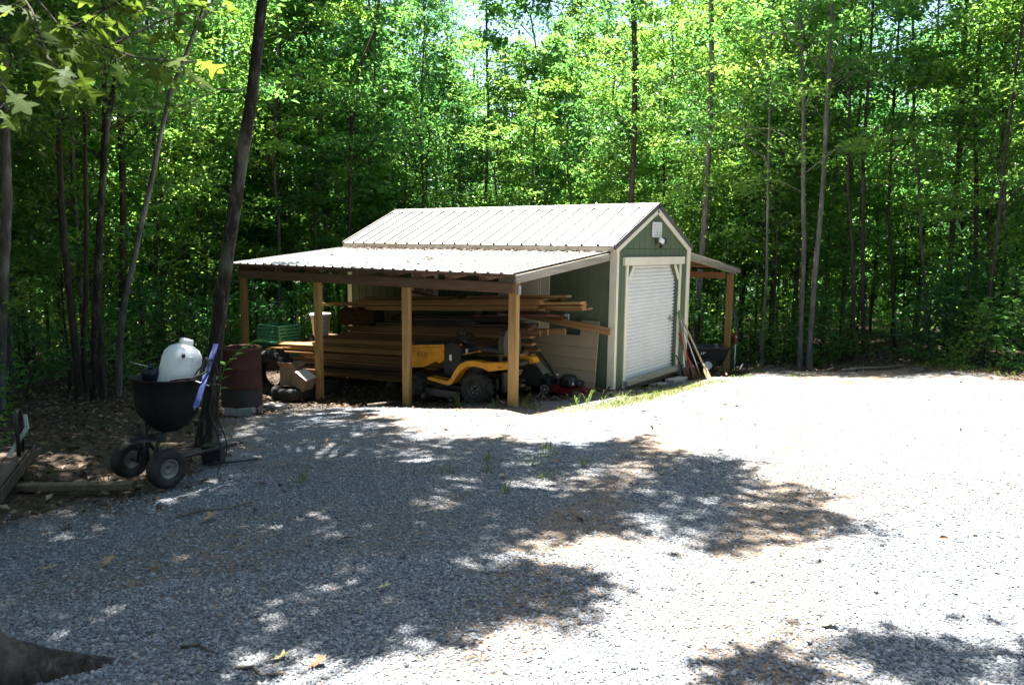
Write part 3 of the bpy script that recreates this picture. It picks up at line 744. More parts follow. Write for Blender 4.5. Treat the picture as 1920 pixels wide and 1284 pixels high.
tag(link(bpy.data.objects.new('far_undergrowth', np_mesh('far_undergrowth', V, F, LEAF[2]))), 'dim green thicket closing the view low down at the back of the wood', 'undergrowth', kind='stuff')
n = 16000
a = yaw0 + rng.uniform(-R(42), R(40), n); d = rng.uniform(21, 38, n); x = CAM.x + np.sin(a) * d; y = CAM.y + np.cos(a) * d
k = sd_poly(x, y, CLEAR) < -5; x = x[k]; y = y[k]; cl = np.sin(x * 1.3 + np.sin(y * .9) * 2) * np.sin(y * 1.1 + 1)
z = gz(x, y) + rng.random(len(x)) ** 1.5 * (1.2 + 1.3 * np.clip(cl, 0, 1))
V, F = leaves(np.stack([x, y, z], -1), .24, .6, .6)
tag(link(bpy.data.objects.new('undergrowth', np_mesh('undergrowth', V, F, LEAF[1]))), 'low green undergrowth covering the floor deeper in the wood', 'undergrowth', kind='stuff')
mb = MB()
for i in range(150):
    a_ = yaw0 + random.uniform(-R(44), R(42)); d_ = random.uniform(35, 50)
    x_, y_ = CAM.x + math.sin(a_) * d_, CAM.y + math.cos(a_) * d_; z_ = gzf(x_, y_); l_ = random.uniform(-.5, .5)
    mb.tube([(x_, y_, z_ - .3), (x_ + l_ * .4, y_, z_ + 6), (x_ + l_, y_, z_ + 13)], [.13, .1, .05], 6, caps=False)
tag(mb.build('far_trunks', BARK_D), 'far dark trunks massed deep in the wood', 'trunks', kind='stuff')

# the wood goes on round the yard on the other sides too, and shuts out the low sky there
n = 42000
a = yaw0 + rng.uniform(R(48), R(312), n); d = rng.uniform(9, 22, n); x = CAM.x + np.sin(a) * d; y = CAM.y + np.cos(a) * d
k = sd_poly(x, y, [(-17, -3), (-11, 2.4), (-3, 7.6), (7, 5), (7.5, -4), (5.5, -8), (0, -15), (-12, -16)]) < 0
x = x[k]; y = y[k]; z = gz(x, y) + .2 + 14 * rng.random(len(x)) ** .9
V, F = leaves(np.stack([x, y, z], -1), .5, .6, .6)
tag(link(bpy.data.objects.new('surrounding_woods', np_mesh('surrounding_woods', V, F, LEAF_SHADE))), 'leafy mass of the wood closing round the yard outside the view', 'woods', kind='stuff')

# ------------------------------------------------------------------ grass, weeds, fallen leaves, sticks
GRASS = leaf_mat('grass_blade', (.08, .13, .03), (.20, .32, .06), .5, .5)
def tuft(n, h, spread, seed, lean=.5):
    rs = random.Random(seed); mbg = MB()
    for i in range(n):
        a = rs.uniform(0, 6.28); r_ = spread * math.sqrt(rs.random()); p = Vector((r_ * math.cos(a), r_ * math.sin(a), -.01))
        b = a + rs.uniform(-.8, .8); hh = h * rs.uniform(.5, 1.15); o = Vector((math.cos(b), math.sin(b), 0)) * hh * lean * rs.uniform(.4, 1.3)
        s = Vector((-math.sin(b), math.cos(b), 0)) * rs.uniform(.003, .006)
        q1 = p + o * .25 + Vector((0, 0, hh * .55)); q2 = p + o * .7 + Vector((0, 0, hh * .9)); q3 = p + o * 1.25 + Vector((0, 0, hh * .82))
        mbg.add([p - s, p + s, q1 + s * .9, q1 - s * .9, q2 + s * .6, q2 - s * .6, q3], [(0, 1, 2, 3), (3, 2, 4, 5), (5, 4, 6)])
    return mbg.mesh('grass_tuft', GRASS)
TUFTS = [tuft(16, .22, .06, 1), tuft(26, .16, .10, 2, .7), tuft(12, .28, .04, 3), tuft(34, .13, .14, 4, .8)]
mb_t = [(-2.75, .38, 0), (-2.6, .02, 2), (-2.75, 1.05, 0), (-2.5, -.12, 1), (-1.75, -.32, 0), (-1.5, -.38, 2), (-1.0, -.36, 0), (-.6, -.5, 1)]
for i, (x, y, v) in enumerate(mb_t):
    o = tag(link(bpy.data.objects.new('grass_tuft', TUFTS[v])), 'small green grass tuft at the edge of the lean-to shadow', 'grass tuft', 'grass tufts along the shadow edge'); o.location = (x, y, gzf(x, y)); o.rotation_euler.z = i * 1.3
wd = [(-4.9, -1.9, 1), (-5.35, -1.5, 0), (-5.25, -1.95, 3), (-5.75, -1.8, 0), (-5.65, -2.35, 1), (-5.05, -2.4, 0), (-6.2, -2.3, 2), (-5.95, -1.45, 1), (-4.6, -1.7, 1), (-7.3, 1.0, 3), (-7.9, .9, 1), (-7.6, 2.6, 1), (-6.9, -.6, 0), (-6.5, 3.8, 3), (-8.05, 1.6, 0)]
for i, (x, y, v) in enumerate(wd):
    if x > -6.4 and y < 0: lab, g_ = 'sparse weed sprouting from the gravel in the middle of the yard', 'weeds in the middle of the gravel'
    else: lab, g_ = 'sparse weed sprouting in the shade near the spreader', 'weeds near the spreader'
    o = tag(link(bpy.data.objects.new('weed', TUFTS[v])), lab, 'weed', g_); o.location = (x, y, gzf(x, y)); o.rotation_euler.z = i * 2.1; o.scale = (.8, .8, .55)
# the strip of short grass along the front of the shed: uncountable
P = []
def grass_patch(cx, cy, sx, sy, n):
    n = int(n * .6); q = rng.normal(0, 1, (n, 2)); P.append(np.stack([cx + q[:, 0] * sx, cy + q[:, 1] * sy], -1))
for c in [(-1.4, -.75, .35, .14, 420), (-.7, -.75, .4, .16, 520), (.1, -.75, .45, .15, 560), (.9, -.8, .4, .14, 380), (1.7, -.85, .45, .13, 360), (2.5, -1.05, .35, .12, 200), (-2.1, -.45, .25, .12, 160), (3.6, -1.1, .25, .15, 130), (3.9, -1.9, .2, .1, 120), (.9, -.25, .3, .1, 160), (2.6, -3.2, .15, .1, 60), (6.2, -4.5, .5, .3, 420), (6.9, -4.1, .5, .25, 450), (5.5, -5.2, .4, .25, 160), (6.2, -.6, .6, .12, 300), (5.4, -4.6, .3, .2, 200)]: grass_patch(*c)
P = np.concatenate(P); n = len(P)
h = rng.uniform(.02, .065, n) + np.where(P[:, 1] < -3.5, .05, 0) * rng.random(n); b = rng.uniform(0, 6.28, n); o = np.stack([np.cos(b), np.sin(b)], -1) * (h * rng.uniform(.2, .9, n))[:, None]
s = np.stack([-np.sin(b), np.cos(b)], -1) * .005
z = gz2(P[:, 0], P[:, 1]) - .005
V = np.stack([np.column_stack([P - s, z]), np.column_stack([P + s, z]), np.column_stack([P + o * .6 + s * .6, z + h * .8]), np.column_stack([P + o * 1.2, z + h])], 1).reshape(-1, 3)
tag(link(bpy.data.objects.new('grass', np_mesh('grass', V, np.arange(n * 4).reshape(n, 4), GRASS))), 'short patchy grass along the front of the shed and by the trail', 'grass', kind='stuff')
# brown litter under the trees: uncountable
DRY = NT('dry_leaf'); g = DRY.n('ShaderNodeNewGeometry')
DRY = DRY.done(DRY.bsdf(DRY.ramp((g, 'Random Per Island'), [(0, (.03, .018, .012)), (.4, (.085, .052, .032)), (.75, (.16, .105, .065)), (1, (.28, .21, .15))]), .8, 0, .25))
n = 26000
a = yaw0 + rng.uniform(-R(37), R(37), n); d = np.sqrt(rng.uniform(4.5 ** 2, 24 ** 2, n))
x = CAM.x + np.sin(a) * d; y = CAM.y + np.cos(a) * d
sg = sd_poly(x, y, GRAVEL); shed_in = (x > -.2) & (x < 3.3) & (y > -.1) & (y < 6.6)
k = ((sg < rng.normal(.0, .3, n)) | (rng.random(n) < .012)) & ~shed_in
x, y = x[k], y[k]
V, F = leaves(np.stack([x, y, gz2(x, y) + .012 + rng.uniform(0, .02, len(x))], -1), .085, .35, .55, .12)
tag(link(bpy.data.objects.new('fallen_leaves', np_mesh('fallen_leaves', V, F, DRY))), 'brown leaf litter under the trees and drifted along the gravel edge', 'leaf litter', kind='stuff')
# single leaves lying apart on the gravel
YEL = simple('yellow_leaf', (.62, .42, .02), .6, var=.15); TANL = simple('tan_leaf', (.36, .24, .12), .7, var=.2); REDL = simple('rust_leaf', (.30, .09, .04), .7, var=.2); PALL = simple('pale_leaf', (.55, .50, .22), .6, var=.15)
for x, y, l, m, lab in [(-9.18, -.97, .10, YEL, 'bright yellow leaf fallen on shaded gravel near the left edge'), (-8.1, -.95, .15, TANL, 'curled tan oak leaf lying on the gravel below the stick'), (-8.25, -2.9, .09, PALL, 'pale yellow leaf on sunlit gravel at the bottom'),
                        (-9.1, -3.1, .09, PALL, 'small cream leaf on shaded gravel right of the oak root'), (-9.05, -3.3, .10, REDL, 'rust red leaf beside the broken twig at the bottom'), (-7.35, -5.05, .11, PALL, 'pale curled leaf in the shaded corner of gravel'), (-5.1, -2.15, .09, REDL, 'rust brown leaf among the weeds in the gravel'), (-8.95, -1.25, .11, TANL, 'tan leaf beside the bright yellow leaf')]:
    mb = MB(); oak_leaf(mb, Vector((0, 0, 0)), Vector((1, .4, .05)), Vector((0, .15, 1)), l, -.5)
    o = tag(mb.build('fallen_leaf', m), lab, 'leaf'); o.location = (x, y, gzf(x, y) + .022); o.rotation_euler.z = x * 7
TWIG = bark_mat('twig', (.06, .05, .04), (.17, .14, .11), (.30, .27, .23), .4)
for pts, r_, lab in [([(-8.13, -.66), (-7.95, -.72), (-7.8, -.8), (-7.6, -.84)], .012, 'long thin stick lying across the shaded gravel'), ([(-9.22, -3.02), (-9.18, -3.1), (-9.2, -3.17), (-9.14, -3.25)], .009, 'broken crooked twig at the bottom edge of the gravel'),
                     ([(-9.25, -2.62), (-9.2, -2.7), (-9.19, -2.8)], .008, 'short crooked twig above the broken one'), ([(-3.2, 2.5), (-2.95, 2.35), (-2.6, 2.5)], .018, 'short broken stick at the foot of the second post'), ([(4.9, -2.6), (5.3, -2.9), (5.6, -3.3), (6.1, -3.6)], .03, 'long dead branch lying across the trail mouth'), ([(5.0, -2.3), (5.5, -2.3), (6.0, -2.2)], .025, 'short dead branch at the gravel edge left of the trail'), ([(4.6, -4.6), (5.1, -4.75), (5.5, -5.0)], .02, 'dead stick on the red soil bank at the right')]:
    mb = MB(); P_ = [(p[0], p[1], gzf(*p) + r_ * 1.5 + (.012 if i % 2 else 0)) for i, p in enumerate(pts)]; mb.tube(P_, [r_, r_ * .9] + [r_ * .7] * (len(pts) - 2), 7)
    tag(mb.build('stick', TWIG), lab, 'stick')
# ------------------------------------------------------------------ shed with two lean-to roofs
Wd, L, HW, HR = 3.05, 6.40, 2.34, 3.06
GREEN = NT('green_siding'); co = GREEN.coord('Object'); nz = GREEN.noise(co, 3, 5, .6); nv = GREEN.noise(GREEN.coord('Object', (30, 30, 2)), 1, 4, .6)
GREEN = GREEN.done(GREEN.bsdf(GREEN.mix(.4, GREEN.ramp(nz, [(.3, (.088, .118, .072)), (.7, (.115, .15, .092))]), GREEN.ramp(nv, [(.3, (.08, .11, .066)), (.7, (.125, .162, .10))])), .7, 0, .3, GREEN.bump(nv, .25, .004)))
CREAM = simple('cream_trim', (.74, .70, .55), .55, var=.07, scale=3)
METAL = NT('roof_metal'); co = METAL.coord('Object'); nz = METAL.noise(co, 1.4, 5, .6); st = METAL.noise(METAL.coord('Object', (1, 14, 1)), 1.2, 4, .6)
METAL = METAL.done(METAL.bsdf(METAL.mix(.3, METAL.ramp(nz, [(.3, (.40, .37, .36)), (.7, (.50, .47, .455))]), METAL.ramp(st, [(.3, (.32, .295, .28)), (.7, (.50, .475, .46))])), .40, .82, .5))
EAVE = simple('eave_clay', (.36, .33, .28), .5, var=.08)
TRIMD = simple('roof_trim_dark', (.10, .095, .10), .45, var=.12)
RUST_EDGE = simple('roof_edge_rust', (.13, .075, .06), .8, var=.3)
POST = wood('post_pine', ((.23, .12, .038), (.38, .22, .078), (.50, .32, .135)), (14, 14, .9), .75)
BEAM = wood('beam_redwood', ((.10, .055, .035), (.185, .105, .065), (.27, .165, .105)), (14, .8, 14), .8)
GREYW = wood('weathered_board', ((.16, .14, .11), (.30, .27, .22), (.42, .39, .33)), (.9, 20, 20), .85)
SKID = wood('skid_timber', ((.06, .045, .03), (.13, .10, .065), (.2, .16, .11)), (1, 10, 10), .9)
DOORW = simple('roll_door_paint', (.70, .71, .70), .45, var=.06, scale=2)
GLASS = simple('window_glass', (.012, .015, .015), .06, var=.1, spec=.6)
WHITE = simple('white_plastic', (.78, .78, .75), .4, var=.05)
BLACKP = simple('black_plastic', (.02, .02, .021), .5, var=.3)
BLACKM = simple('black_metal', (.018, .018, .019), .4, var=.3, spec=.5)
STEEL = simple('steel', (.45, .45, .46), .35, .8, var=.15)
shed = thing('garden_shed', 'green wooden shed with cream trim, white roll-up door and a lean-to roof on each side', 'shed', (0, 0, 0))

def grooved(a, b, h0, h1, parent, name, out):
    """vertical-groove siding between plan points a and b; out = outward normal"""
    a = Vector((*a, 0)); b = Vector((*b, 0)); d = (b - a).normalized(); Ln = (b - a).length; o = Vector((*out, 0)); n = int(Ln / .2032)
    pl = [0.0]
    prof = []
    xs = [i * Ln / n for i in range(n + 1)]
    for i in range(n):
        prof += [(xs[i] + (.006 if i else 0), 0.0), (xs[i + 1] - .006, 0.0)]
        if i < n - 1: prof += [(xs[i + 1] - .004, -.008), (xs[i + 1] + .004, -.008)]
    m = MB(); vs = []; fs = []
    for s_, e_ in prof:
        p = a + d * s_ + o * e_
        top = h1(s_ / Ln) if callable(h1) else h1
        vs += [(p.x, p.y, h0), (p.x, p.y, top)]
    # an inner face gives the wall its thickness
    k = len(prof)
    for i in range(k - 1): fs.append((2 * i, 2 * i + 2, 2 * i + 3, 2 * i + 1))
    for s_, e_ in prof:
        p = a + d * s_ - o * .09
        top = h1(s_ / Ln) if callable(h1) else h1
        vs += [(p.x, p.y, h0), (p.x, p.y, top)]
    for i in range(k - 1): fs.append((2 * k + 2 * i, 2 * k + 2 * i + 1, 2 * k + 2 * i + 3, 2 * k + 2 * i + 2))
    for i in range(k - 1):
        fs.append((2 * i + 1, 2 * i + 3, 2 * k + 2 * i + 3, 2 * k + 2 * i + 1)); fs.append((2 * i, 2 * k + 2 * i, 2 * k + 2 * i + 2, 2 * i + 2))
    fs.append((0, 1, 2 * k + 1, 2 * k)); fs.append((2 * k - 2, 4 * k - 2, 4 * k - 1, 2 * k - 1))
    m.add(vs, fs); return m.build(name, GREEN, parent)
grooved((0, .09), (0, L - .09), 0, HW + .03, shed, 'wall', (-1, 0))
grooved((Wd, .09), (Wd, L - .09), 0, HW + .03, shed, 'wall', (1, 0))
# front wall in pieces round the door opening
xd0, xd1, zdt = .45, 2.60, 2.06
gab = lambda x0, x1: (lambda f: HW - .02 + (HR - HW) * (1 - abs((x0 + (x1 - x0) * f) - Wd / 2) / (Wd / 2)))
fw = grooved((0, 0), (xd0, 0), 0, 2.335, shed, 'wall', (0, -1))
for nm, a, b, h0, h1 in (('s', xd1, Wd, 0, 2.335), ('h', xd0, xd1, zdt, 2.335)):
    grooved((a, 0), (b, 0), h0, h1, fw, 'wall_piece', (0, -1))
# gable triangle: two halves so the peak is sharp
grooved((.0, .004), (Wd / 2, .004), 2.341, gab(0, Wd / 2), fw, 'gable', (0, -1))
grooved((Wd / 2, .004), (Wd, .004), 2.341, gab(Wd / 2, Wd), fw, 'gable', (0, -1))
bw = grooved((0, L), (Wd / 2, L), 0, gab(0, Wd / 2), shed, 'wall', (0, 1)); grooved((Wd / 2, L), (Wd, L), 0, gab(Wd / 2, Wd), bw, 'wall_piece', (0, 1))
# floor and skids
mb = MB(); mb.box((Wd / 2, L / 2, -.03), (Wd - .02, L - .02, .055)); mb.build('shed_floor', SKID, shed)
for x in (.12, 1.05, 2.0, 2.93): m = MB(); m.box((x, L / 2, -.13), (.10, L - .04, .135)); m.build('skid', SKID, shed)
m = MB(); m.box((Wd / 2, .025, -.075), (Wd - .3, .05, .10)); m.build('rim_joist', SKID, shed)
# corner trim: two boards on each corner
for x, y, sx, sy in ((0, 0, -1, -1), (Wd, 0, 1, -1), (0, L, -1, 1), (Wd, L, 1, 1)):
    m = MB(); m.box((x + sx * .0105, y - sy * .045 + sy * .02, 1.165), (.019, .09 + .04, 2.36)); m.box((x - sx * .046, y + sy * .0125, 1.165), (.09, .019, 2.36)); m.build('corner_trim', CREAM, shed)
# roof: slope from the eaves (x=-.11, z=2.40) to the ridge (x=W/2, z=3.14), ribbed metal sheets
def metal_roof(x0, z0, x1, z1, ya, yb, rib, parent, name, hgt=.018, ribw=.022, mat=None, steep=.72, ends=True, th=.012):
    """sheet sloping from (x0,z0) to (x1,z1) between ya and yb with raised ribs down the slope"""
    n = max(2, round((yb - ya) / rib)); pf = []
    for i in range(n + 1):
        yc = ya + (yb - ya) * i / n
        for dy, dz in ((-ribw, 0), (-ribw * steep, hgt), (ribw * steep, hgt), (ribw, 0)):
            yy = yc + dy
            if ya - 1e-6 <= yy <= yb + 1e-6: pf.append((yy, dz))
    if pf[0][0] > ya + 1e-6: pf.insert(0, (ya, hgt))
    if pf[-1][0] < yb - 1e-6: pf.append((yb, hgt))
    pf = [(ya, pf[0][1])] + [p for p in pf if ya < p[0] < yb] + [(yb, pf[-1][1])]
    nx, nz = -(z1 - z0), (x1 - x0); l = math.hypot(nx, nz); nx /= l; nz /= l
    if nz < 0: nx, nz = -nx, -nz
    m = MB(); vs = []; k = len(pf)
    for (xx, zz) in ((x0, z0), (x1, z1)):
        for lay in (0, -th):
            for yy, dz in pf: vs.append((xx + nx * (dz + lay), yy, zz + nz * (dz + lay)))
    fs = []
    for i in range(k - 1):
        fs.append((i, i + 1, 2 * k + i + 1, 2 * k + i)); fs.append((k + i, 3 * k + i, 3 * k + i + 1, k + i + 1))
        fs.append((i, k + i, k + i + 1, i + 1)); fs.append((2 * k + i, 2 * k + i + 1, 3 * k + i + 1, 3 * k + i))
    fs.append((0, 2 * k, 3 * k, k)); fs.append((k - 1, 2 * k - 1, 4 * k - 1, 3 * k - 1))
    m.add(vs, fs); return m.build(name, mat or METAL, parent)
ov = .11; zr = 3.14; ze = 2.385
rf = metal_roof(-ov, ze, Wd / 2 - .02, zr - .008, -.03, L + .05, .31, shed, 'roof', .036, .022)
metal_roof(Wd + ov, ze, Wd / 2 + .02, zr - .008, -.03, L + .05, .31, shed, 'roof', .036, .022)
m = MB(); sl = math.atan2(zr - ze, Wd / 2 + ov)
for sg in (-1, 1):
    m.box((Wd / 2 + sg * .085, L / 2 + .01, zr + .018 - .042), (.19, L + .10, .006), (0, sg * sl, 0))
m.build('ridge_cap', METAL, rf)
# dark closure strip that shows in dashes just below the cap
m = MB(); nrib = 21; step = (L + .08) / nrib
for i in range(nrib):
    m.box((Wd / 2 - .195, -.03 + step * (i + .5), zr - .098 + .012), (.03, step - .075, .012), (0, -sl, 0))
m.build('ridge_closure', TRIMD, rf)
# eave fascia and dark rake trim with cream rake boards
for sg, x in ((-1, -ov), (1, Wd + ov)):
    m = MB(); m.box((x - sg * .012 + sg * .02, L / 2 + .01, ze - .055), (.02, L + .06, .075)); m.build('eave_trim', EAVE if sg < 0 else TRIMD, rf)
    m = MB(); m.box((x - sg * .05, L / 2, ze - .075), (.09, L, .02)); m.build('soffit', CREAM, rf)
ln = math.hypot(Wd / 2 + ov, zr - ze)
for yy, so_ in ((-.035, -1), (L + .055, 1)):
    for sg in (-1, 1):
        cx = Wd / 2 + sg * (Wd / 2 + ov) / 2; cz = (zr + ze) / 2
        dn = Vector((sg * math.sin(sl), 0, math.cos(sl)))
        m = MB(); c = Vector((cx, yy, cz)) - dn * .028; m.box(c, (ln + .02, .03, .085), (0, sg * sl, 0)); m.build('rake_trim', TRIMD, rf)
        m = MB(); c = Vector((cx, yy + .01 if so_ < 0 else yy - .01, cz)) - dn * .112; m.box(c, (ln - .06, .024, .085), (0, sg * sl, 0)); m.build('rake_board', CREAM, rf)
# gable vent with louvres, security light
m = MB(); x0, x1, z0, z1 = 1.33, 1.68, 2.56, 2.80
for a, b in (((x0, z0), (x1, z0)), ((x0, z1), (x1, z1)), ((x0, z0), (x0, z1)), ((x1, z0), (x1, z1)), ((x0 + (x1 - x0) / 3, z0), (x0 + (x1 - x0) / 3, z1)), ((x1 - (x1 - x0) / 3, z0), (x1 - (x1 - x0) / 3, z1))):
    m.bar((a[0], -.02, a[1]), (b[0], -.02, b[1]), .03, .022, (0, 1, 0))
for i in range(9): m.box((1.505, -.012, z0 + .025 + i * .024), (x1 - x0 - .02, .004, .022), (.6, 0, 0))
m.build('gable_vent', WHITE, shed).location = (0, -.004, .0)
lt = MB(); lt.lathe([(0, 0), (.055, 0), (.055, .03), (.03, .045), (0, .045)], 14, (1.53, -.005, 2.47), 'Y', rot=None); lt.xform(Matrix.Scale(1, 4)); lt.tube([(1.53, -.04, 2.47), (1.53, -.09, 2.45), (1.53, -.10, 2.41)], .014, 8); lt.lathe([(0, 0), (.03, 0), (.034, .05), (0, .06)], 12, (1.535, -.10, 2.35))
li = lt.build('security_light', BLACKP, shed)
for dx, rz_ in ((-.05, -.5), (.10, .6)):
    h = MB(); h.box((0, 0, 0), (.11, .05, .085), None, .012); h.box((0, -.027, 0), (.095, .004, .07)); hb = h.build('lamp_head', WHITE if dx < 0 else BLACKP, li); hb.location = (1.53 + dx, -.13, 2.485); hb.rotation_euler = (-.45, .5 if dx < 0 else -.4, rz_)
# roll-up door of corrugated slats in a cream frame
m = MB(); pr = []; z = .10; nS = 30; hS = (zdt - .10) / nS
for i in range(nS):
    z = .10 + i * hS
    pr += [(.0, z), (-.016, z + hS * .22), (-.020, z + hS * .5), (-.016, z + hS * .78)]
pr.append((0, zdt)); pr = [(.085 + a, b) for a, b in pr]
m.prism(pr + [(.115, zdt), (.115, .10)], xd0 - .0, xd1 + .0, 'X'); rd = m.build('roll_up_door', DOORW, shed)
for p in rd.data.polygons: p.use_smooth = False
m = MB(); m.box((Wd / 2, .078, .075), (xd1 - xd0, .03, .05), None, .006); m.build('bottom_bar', DOORW, rd)
m = MB(); m.box((2.40, .05, 1.02), (.06, .02, .09), None, .004); m.box((2.40, .03, 1.00), (.14, .02, .022), None, .004); m.lathe([(0, 0), (.02, 0), (.02, .04), (0, .04)], 12, (2.36, .02, .96)); m.build('latch', STEEL, rd)
# black brush seal down the right edge of the curtain
m = MB()
for i in range(nS): m.box((xd1 - .03, .07, .10 + hS * (i + .15)), (.03, .02, hS * .45))
m.build('edge_seal', BLACKP, rd)
for x_ in (.405, 2.645): fr = MB(); fr.box((x_, -.012, 1.0), (.085, .02, 2.10)); fr.build('door_jamb', CREAM, shed)
m = MB(); m.box((1.525, -.022, 2.125), (2.52, .045, .14)); m.build('door_header', CREAM, shed)
for sg, xa in ((1, .45), (-1, 2.60)):
    m = MB(); m.bar((xa, -.012, 1.77), (xa + sg * .21, -.012, 2.05), .07, .02, (0, 1, 0)); m.build('door_brace', CREAM, shed)
    m = MB(); m.prism([(xa, 1.72), (xa + sg * .29, 2.055), (xa, 2.055)][::sg], .002, .05, 'Y'); m.build('brace_panel', GREEN, shed)
m = MB(); m.box((1.525, -.045, .035), (2.30, .115, .085)); m.build('door_sill', GREYW, shed)
# side wall door, window and outlet (under the big lean-to)
sdoor = MB(); sdoor.box((-.016, 1.83, 1.0), (.024, .91, 1.98)); sdr = sdoor.build('side_door', CREAM, shed)
for yc in (1.60, 2.06):
    for zc, hh in ((1.62, .42), (1.05, .46), (.42, .44)):
        m = MB(); m.box((-.031, yc, zc), (.012, .30, hh), None, .005); m.box((-.037, yc, zc), (.012, .22, hh - .08), None, .005); m.build('door_panel', CREAM, sdr)
m = MB(); m.lathe([(0, -.1), (.028, -.1), (.03, -.075), (.012, -.055), (.012, -.025), (0, -.025)], 14, (0, 1.45, .98), 'X'); m.build('door_knob', simple('brass', (.55, .38, .13), .3, .9), sdr)
m = MB()
for a, b in (((1.325, 0), (1.325, 2.08)), ((2.335, 0), (2.335, 2.08))): m.box((-.014, a[0], 1.03), (.022, .10, 2.06))
m.box((-.014, 1.83, 2.105), (.0225, 1.11, .092)); m.build('side_door_frame', CREAM, shed)
wf = MB(); y0, y1, z0, z1 = 3.92, 4.52, 1.38, 2.02
for a, b in (((y0, z0), (y0, z1)), ((y1, z0), (y1, z1))): wf.box((-.016, a[0], (z0 + z1) / 2), (.026, .07, z1 - z0 + .07))
for zz in (z0, z1): wf.box((-.0165, (y0 + y1) / 2, zz), (.026, y1 - y0 - .072, .07))
win = wf.build('window', WHITE, shed)
m = MB(); m.box((-.006, 4.22, 1.70), (.008, .54, .58)); m.build('pane', GLASS, win)
m = MB(); m.box((-.013, 4.22, 1.70), (.008, .018, .56)); [m.box((-.0132, 4.22, zz), (.008, .53, .016)) for zz in (1.52, 1.70, 1.88)]; m.build('muntins', WHITE, win)
m = MB(); m.box((-.015, .912, 1.14), (.03, .10, .13), None, .006); ob = m.build('outlet_box', WHITE, shed)
m = MB(); [m.box((-.031, .912 + dy, 1.14), (.004, .026, .034)) for dy in (-.025, .025)]; m.build('socket', BLACKP, ob)

# big lean-to on the left: posts, beam, rafters, purlins, ribbed metal
D, ya, yb, zl, zt = 2.745, .085, 6.52, 1.985, 2.285
lr = metal_roof(-D, zl, -.022, zt, ya, yb, .2286, shed, 'lean_to_roof', .02, .028, steep=.58)
slp = (zt - zl) / D
def zroof(x): return zl + (x + D) * slp
m = MB(); n = 29
m.bar((-D + .004, ya + .01, zl - .032), (-D + .004, yb - .01, zl - .032), .02, .03); m.build('eave_purlin', RUST_EDGE, lr)
for xx in (-2.1, -1.45, -.8, -.15):
    m = MB(); m.bar((xx, ya + .05, zroof(xx) - .034), (xx, yb - .05, zroof(xx) - .034), .085, .036); m.build('purlin', BEAM, lr)
ry = [.115, .75, 1.38, 2.01, 2.64, 3.27, 3.90, 4.53, 5.16, 5.79, 6.44]
for i, yy in enumerate(ry):
    m = MB(); x0 = -2.66
    m.bar((x0, yy, zroof(x0) - .052 - .047), (-.03, yy, zroof(-.03) - .052 - .047), .04, .092); m.build('rafter', GREYW if i == 0 else BEAM, lr)
m = MB(); m.bar((-2.735, ya - .012, zl - .062), (-.04, ya - .012, zt - .062), .022, .085); m.build('rake_board', GREYW, lr)
m = MB(); m.box((-2.665, (.16 + 6.5) / 2, 1.785), (.04, 6.34, .145)); m.build('beam', BEAM, lr)
m = MB(); m.box((-2.535, (.16 + 6.5) / 2, 1.785), (.04, 6.34, .145)); m.build('beam', BEAM, lr)
for i, yy in enumerate((.19, 2.24, 4.32, 6.42)):
    g0 = gzf(-2.6, yy) - .15
    m = MB(); m.box((-2.6, yy, (1.855 + g0) / 2), (.088, .135, 1.855 - g0), None, .006); m.build('post', POST, shed)
m = MB(); m.box((-2.601, .105, 1.76), (.06, .03, .13), None, .004); m.build('post_bracket', STEEL, lr)
BEAM_LIT = wood('beam_bounce_lit', ((.20, .085, .04), (.34, .16, .08), (.45, .24, .125)), (14, .8, 14), .8)  # beam wood made redder and lighter: bounce light put into the colour
# small lean-to on the right
D2, yb2, zl2, zt2 = 3.09, 6.3, 1.905, 2.285
l2 = metal_roof(Wd + D2, zl2, Wd + .022, zt2, .02, yb2, .2286, shed, 'lean_to_roof', .02, .028, steep=.58)
s2 = (zt2 - zl2) / (D2 - .02)
def zr2(x): return zl2 + (Wd + D2 - x) * s2
for xx in (3.4, 4.1, 4.8, 5.5, 6.05):
    m = MB(); m.bar((xx, .05, zr2(xx) - .034), (xx, yb2 - .05, zr2(xx) - .034), .085, .036); m.build('purlin' , BEAM_LIT, l2)
for i, yy in enumerate((.06, 1.1, 2.1, 3.1, 4.1, 5.1, 6.2)):
    m = MB(); m.bar((6.0, yy, zr2(6.0) - .10), (Wd + .03, yy, zr2(Wd + .03) - .10), .04, .092); m.build('rafter', GREYW if i == 0 else BEAM_LIT, l2)
m = MB(); m.bar((6.12, -.006, zl2 - .06), (Wd + .04, -.006, zt2 - .06), .022, .085); m.build('rake_board', GREYW, l2)
for xx in (5.73, 5.87):
    m = MB(); m.box((xx, 3.2, 1.745), (.04, 6.0, .14)); m.build('beam' , BEAM_LIT, l2)
m = MB(); m.bar((Wd + .03, 1.6, 1.74), (5.70, 1.6, 1.74), .04, .14); m.build('tie_beam' , BEAM_LIT, l2)
for yy in (.10, 3.2, 6.2):
    g0 = gzf(5.8, yy) - .15
    m = MB(); m.box((5.80, yy, (1.80 + g0) / 2), (.095, .14, 1.80 - g0), None, .006); m.build('post', POST, shed)

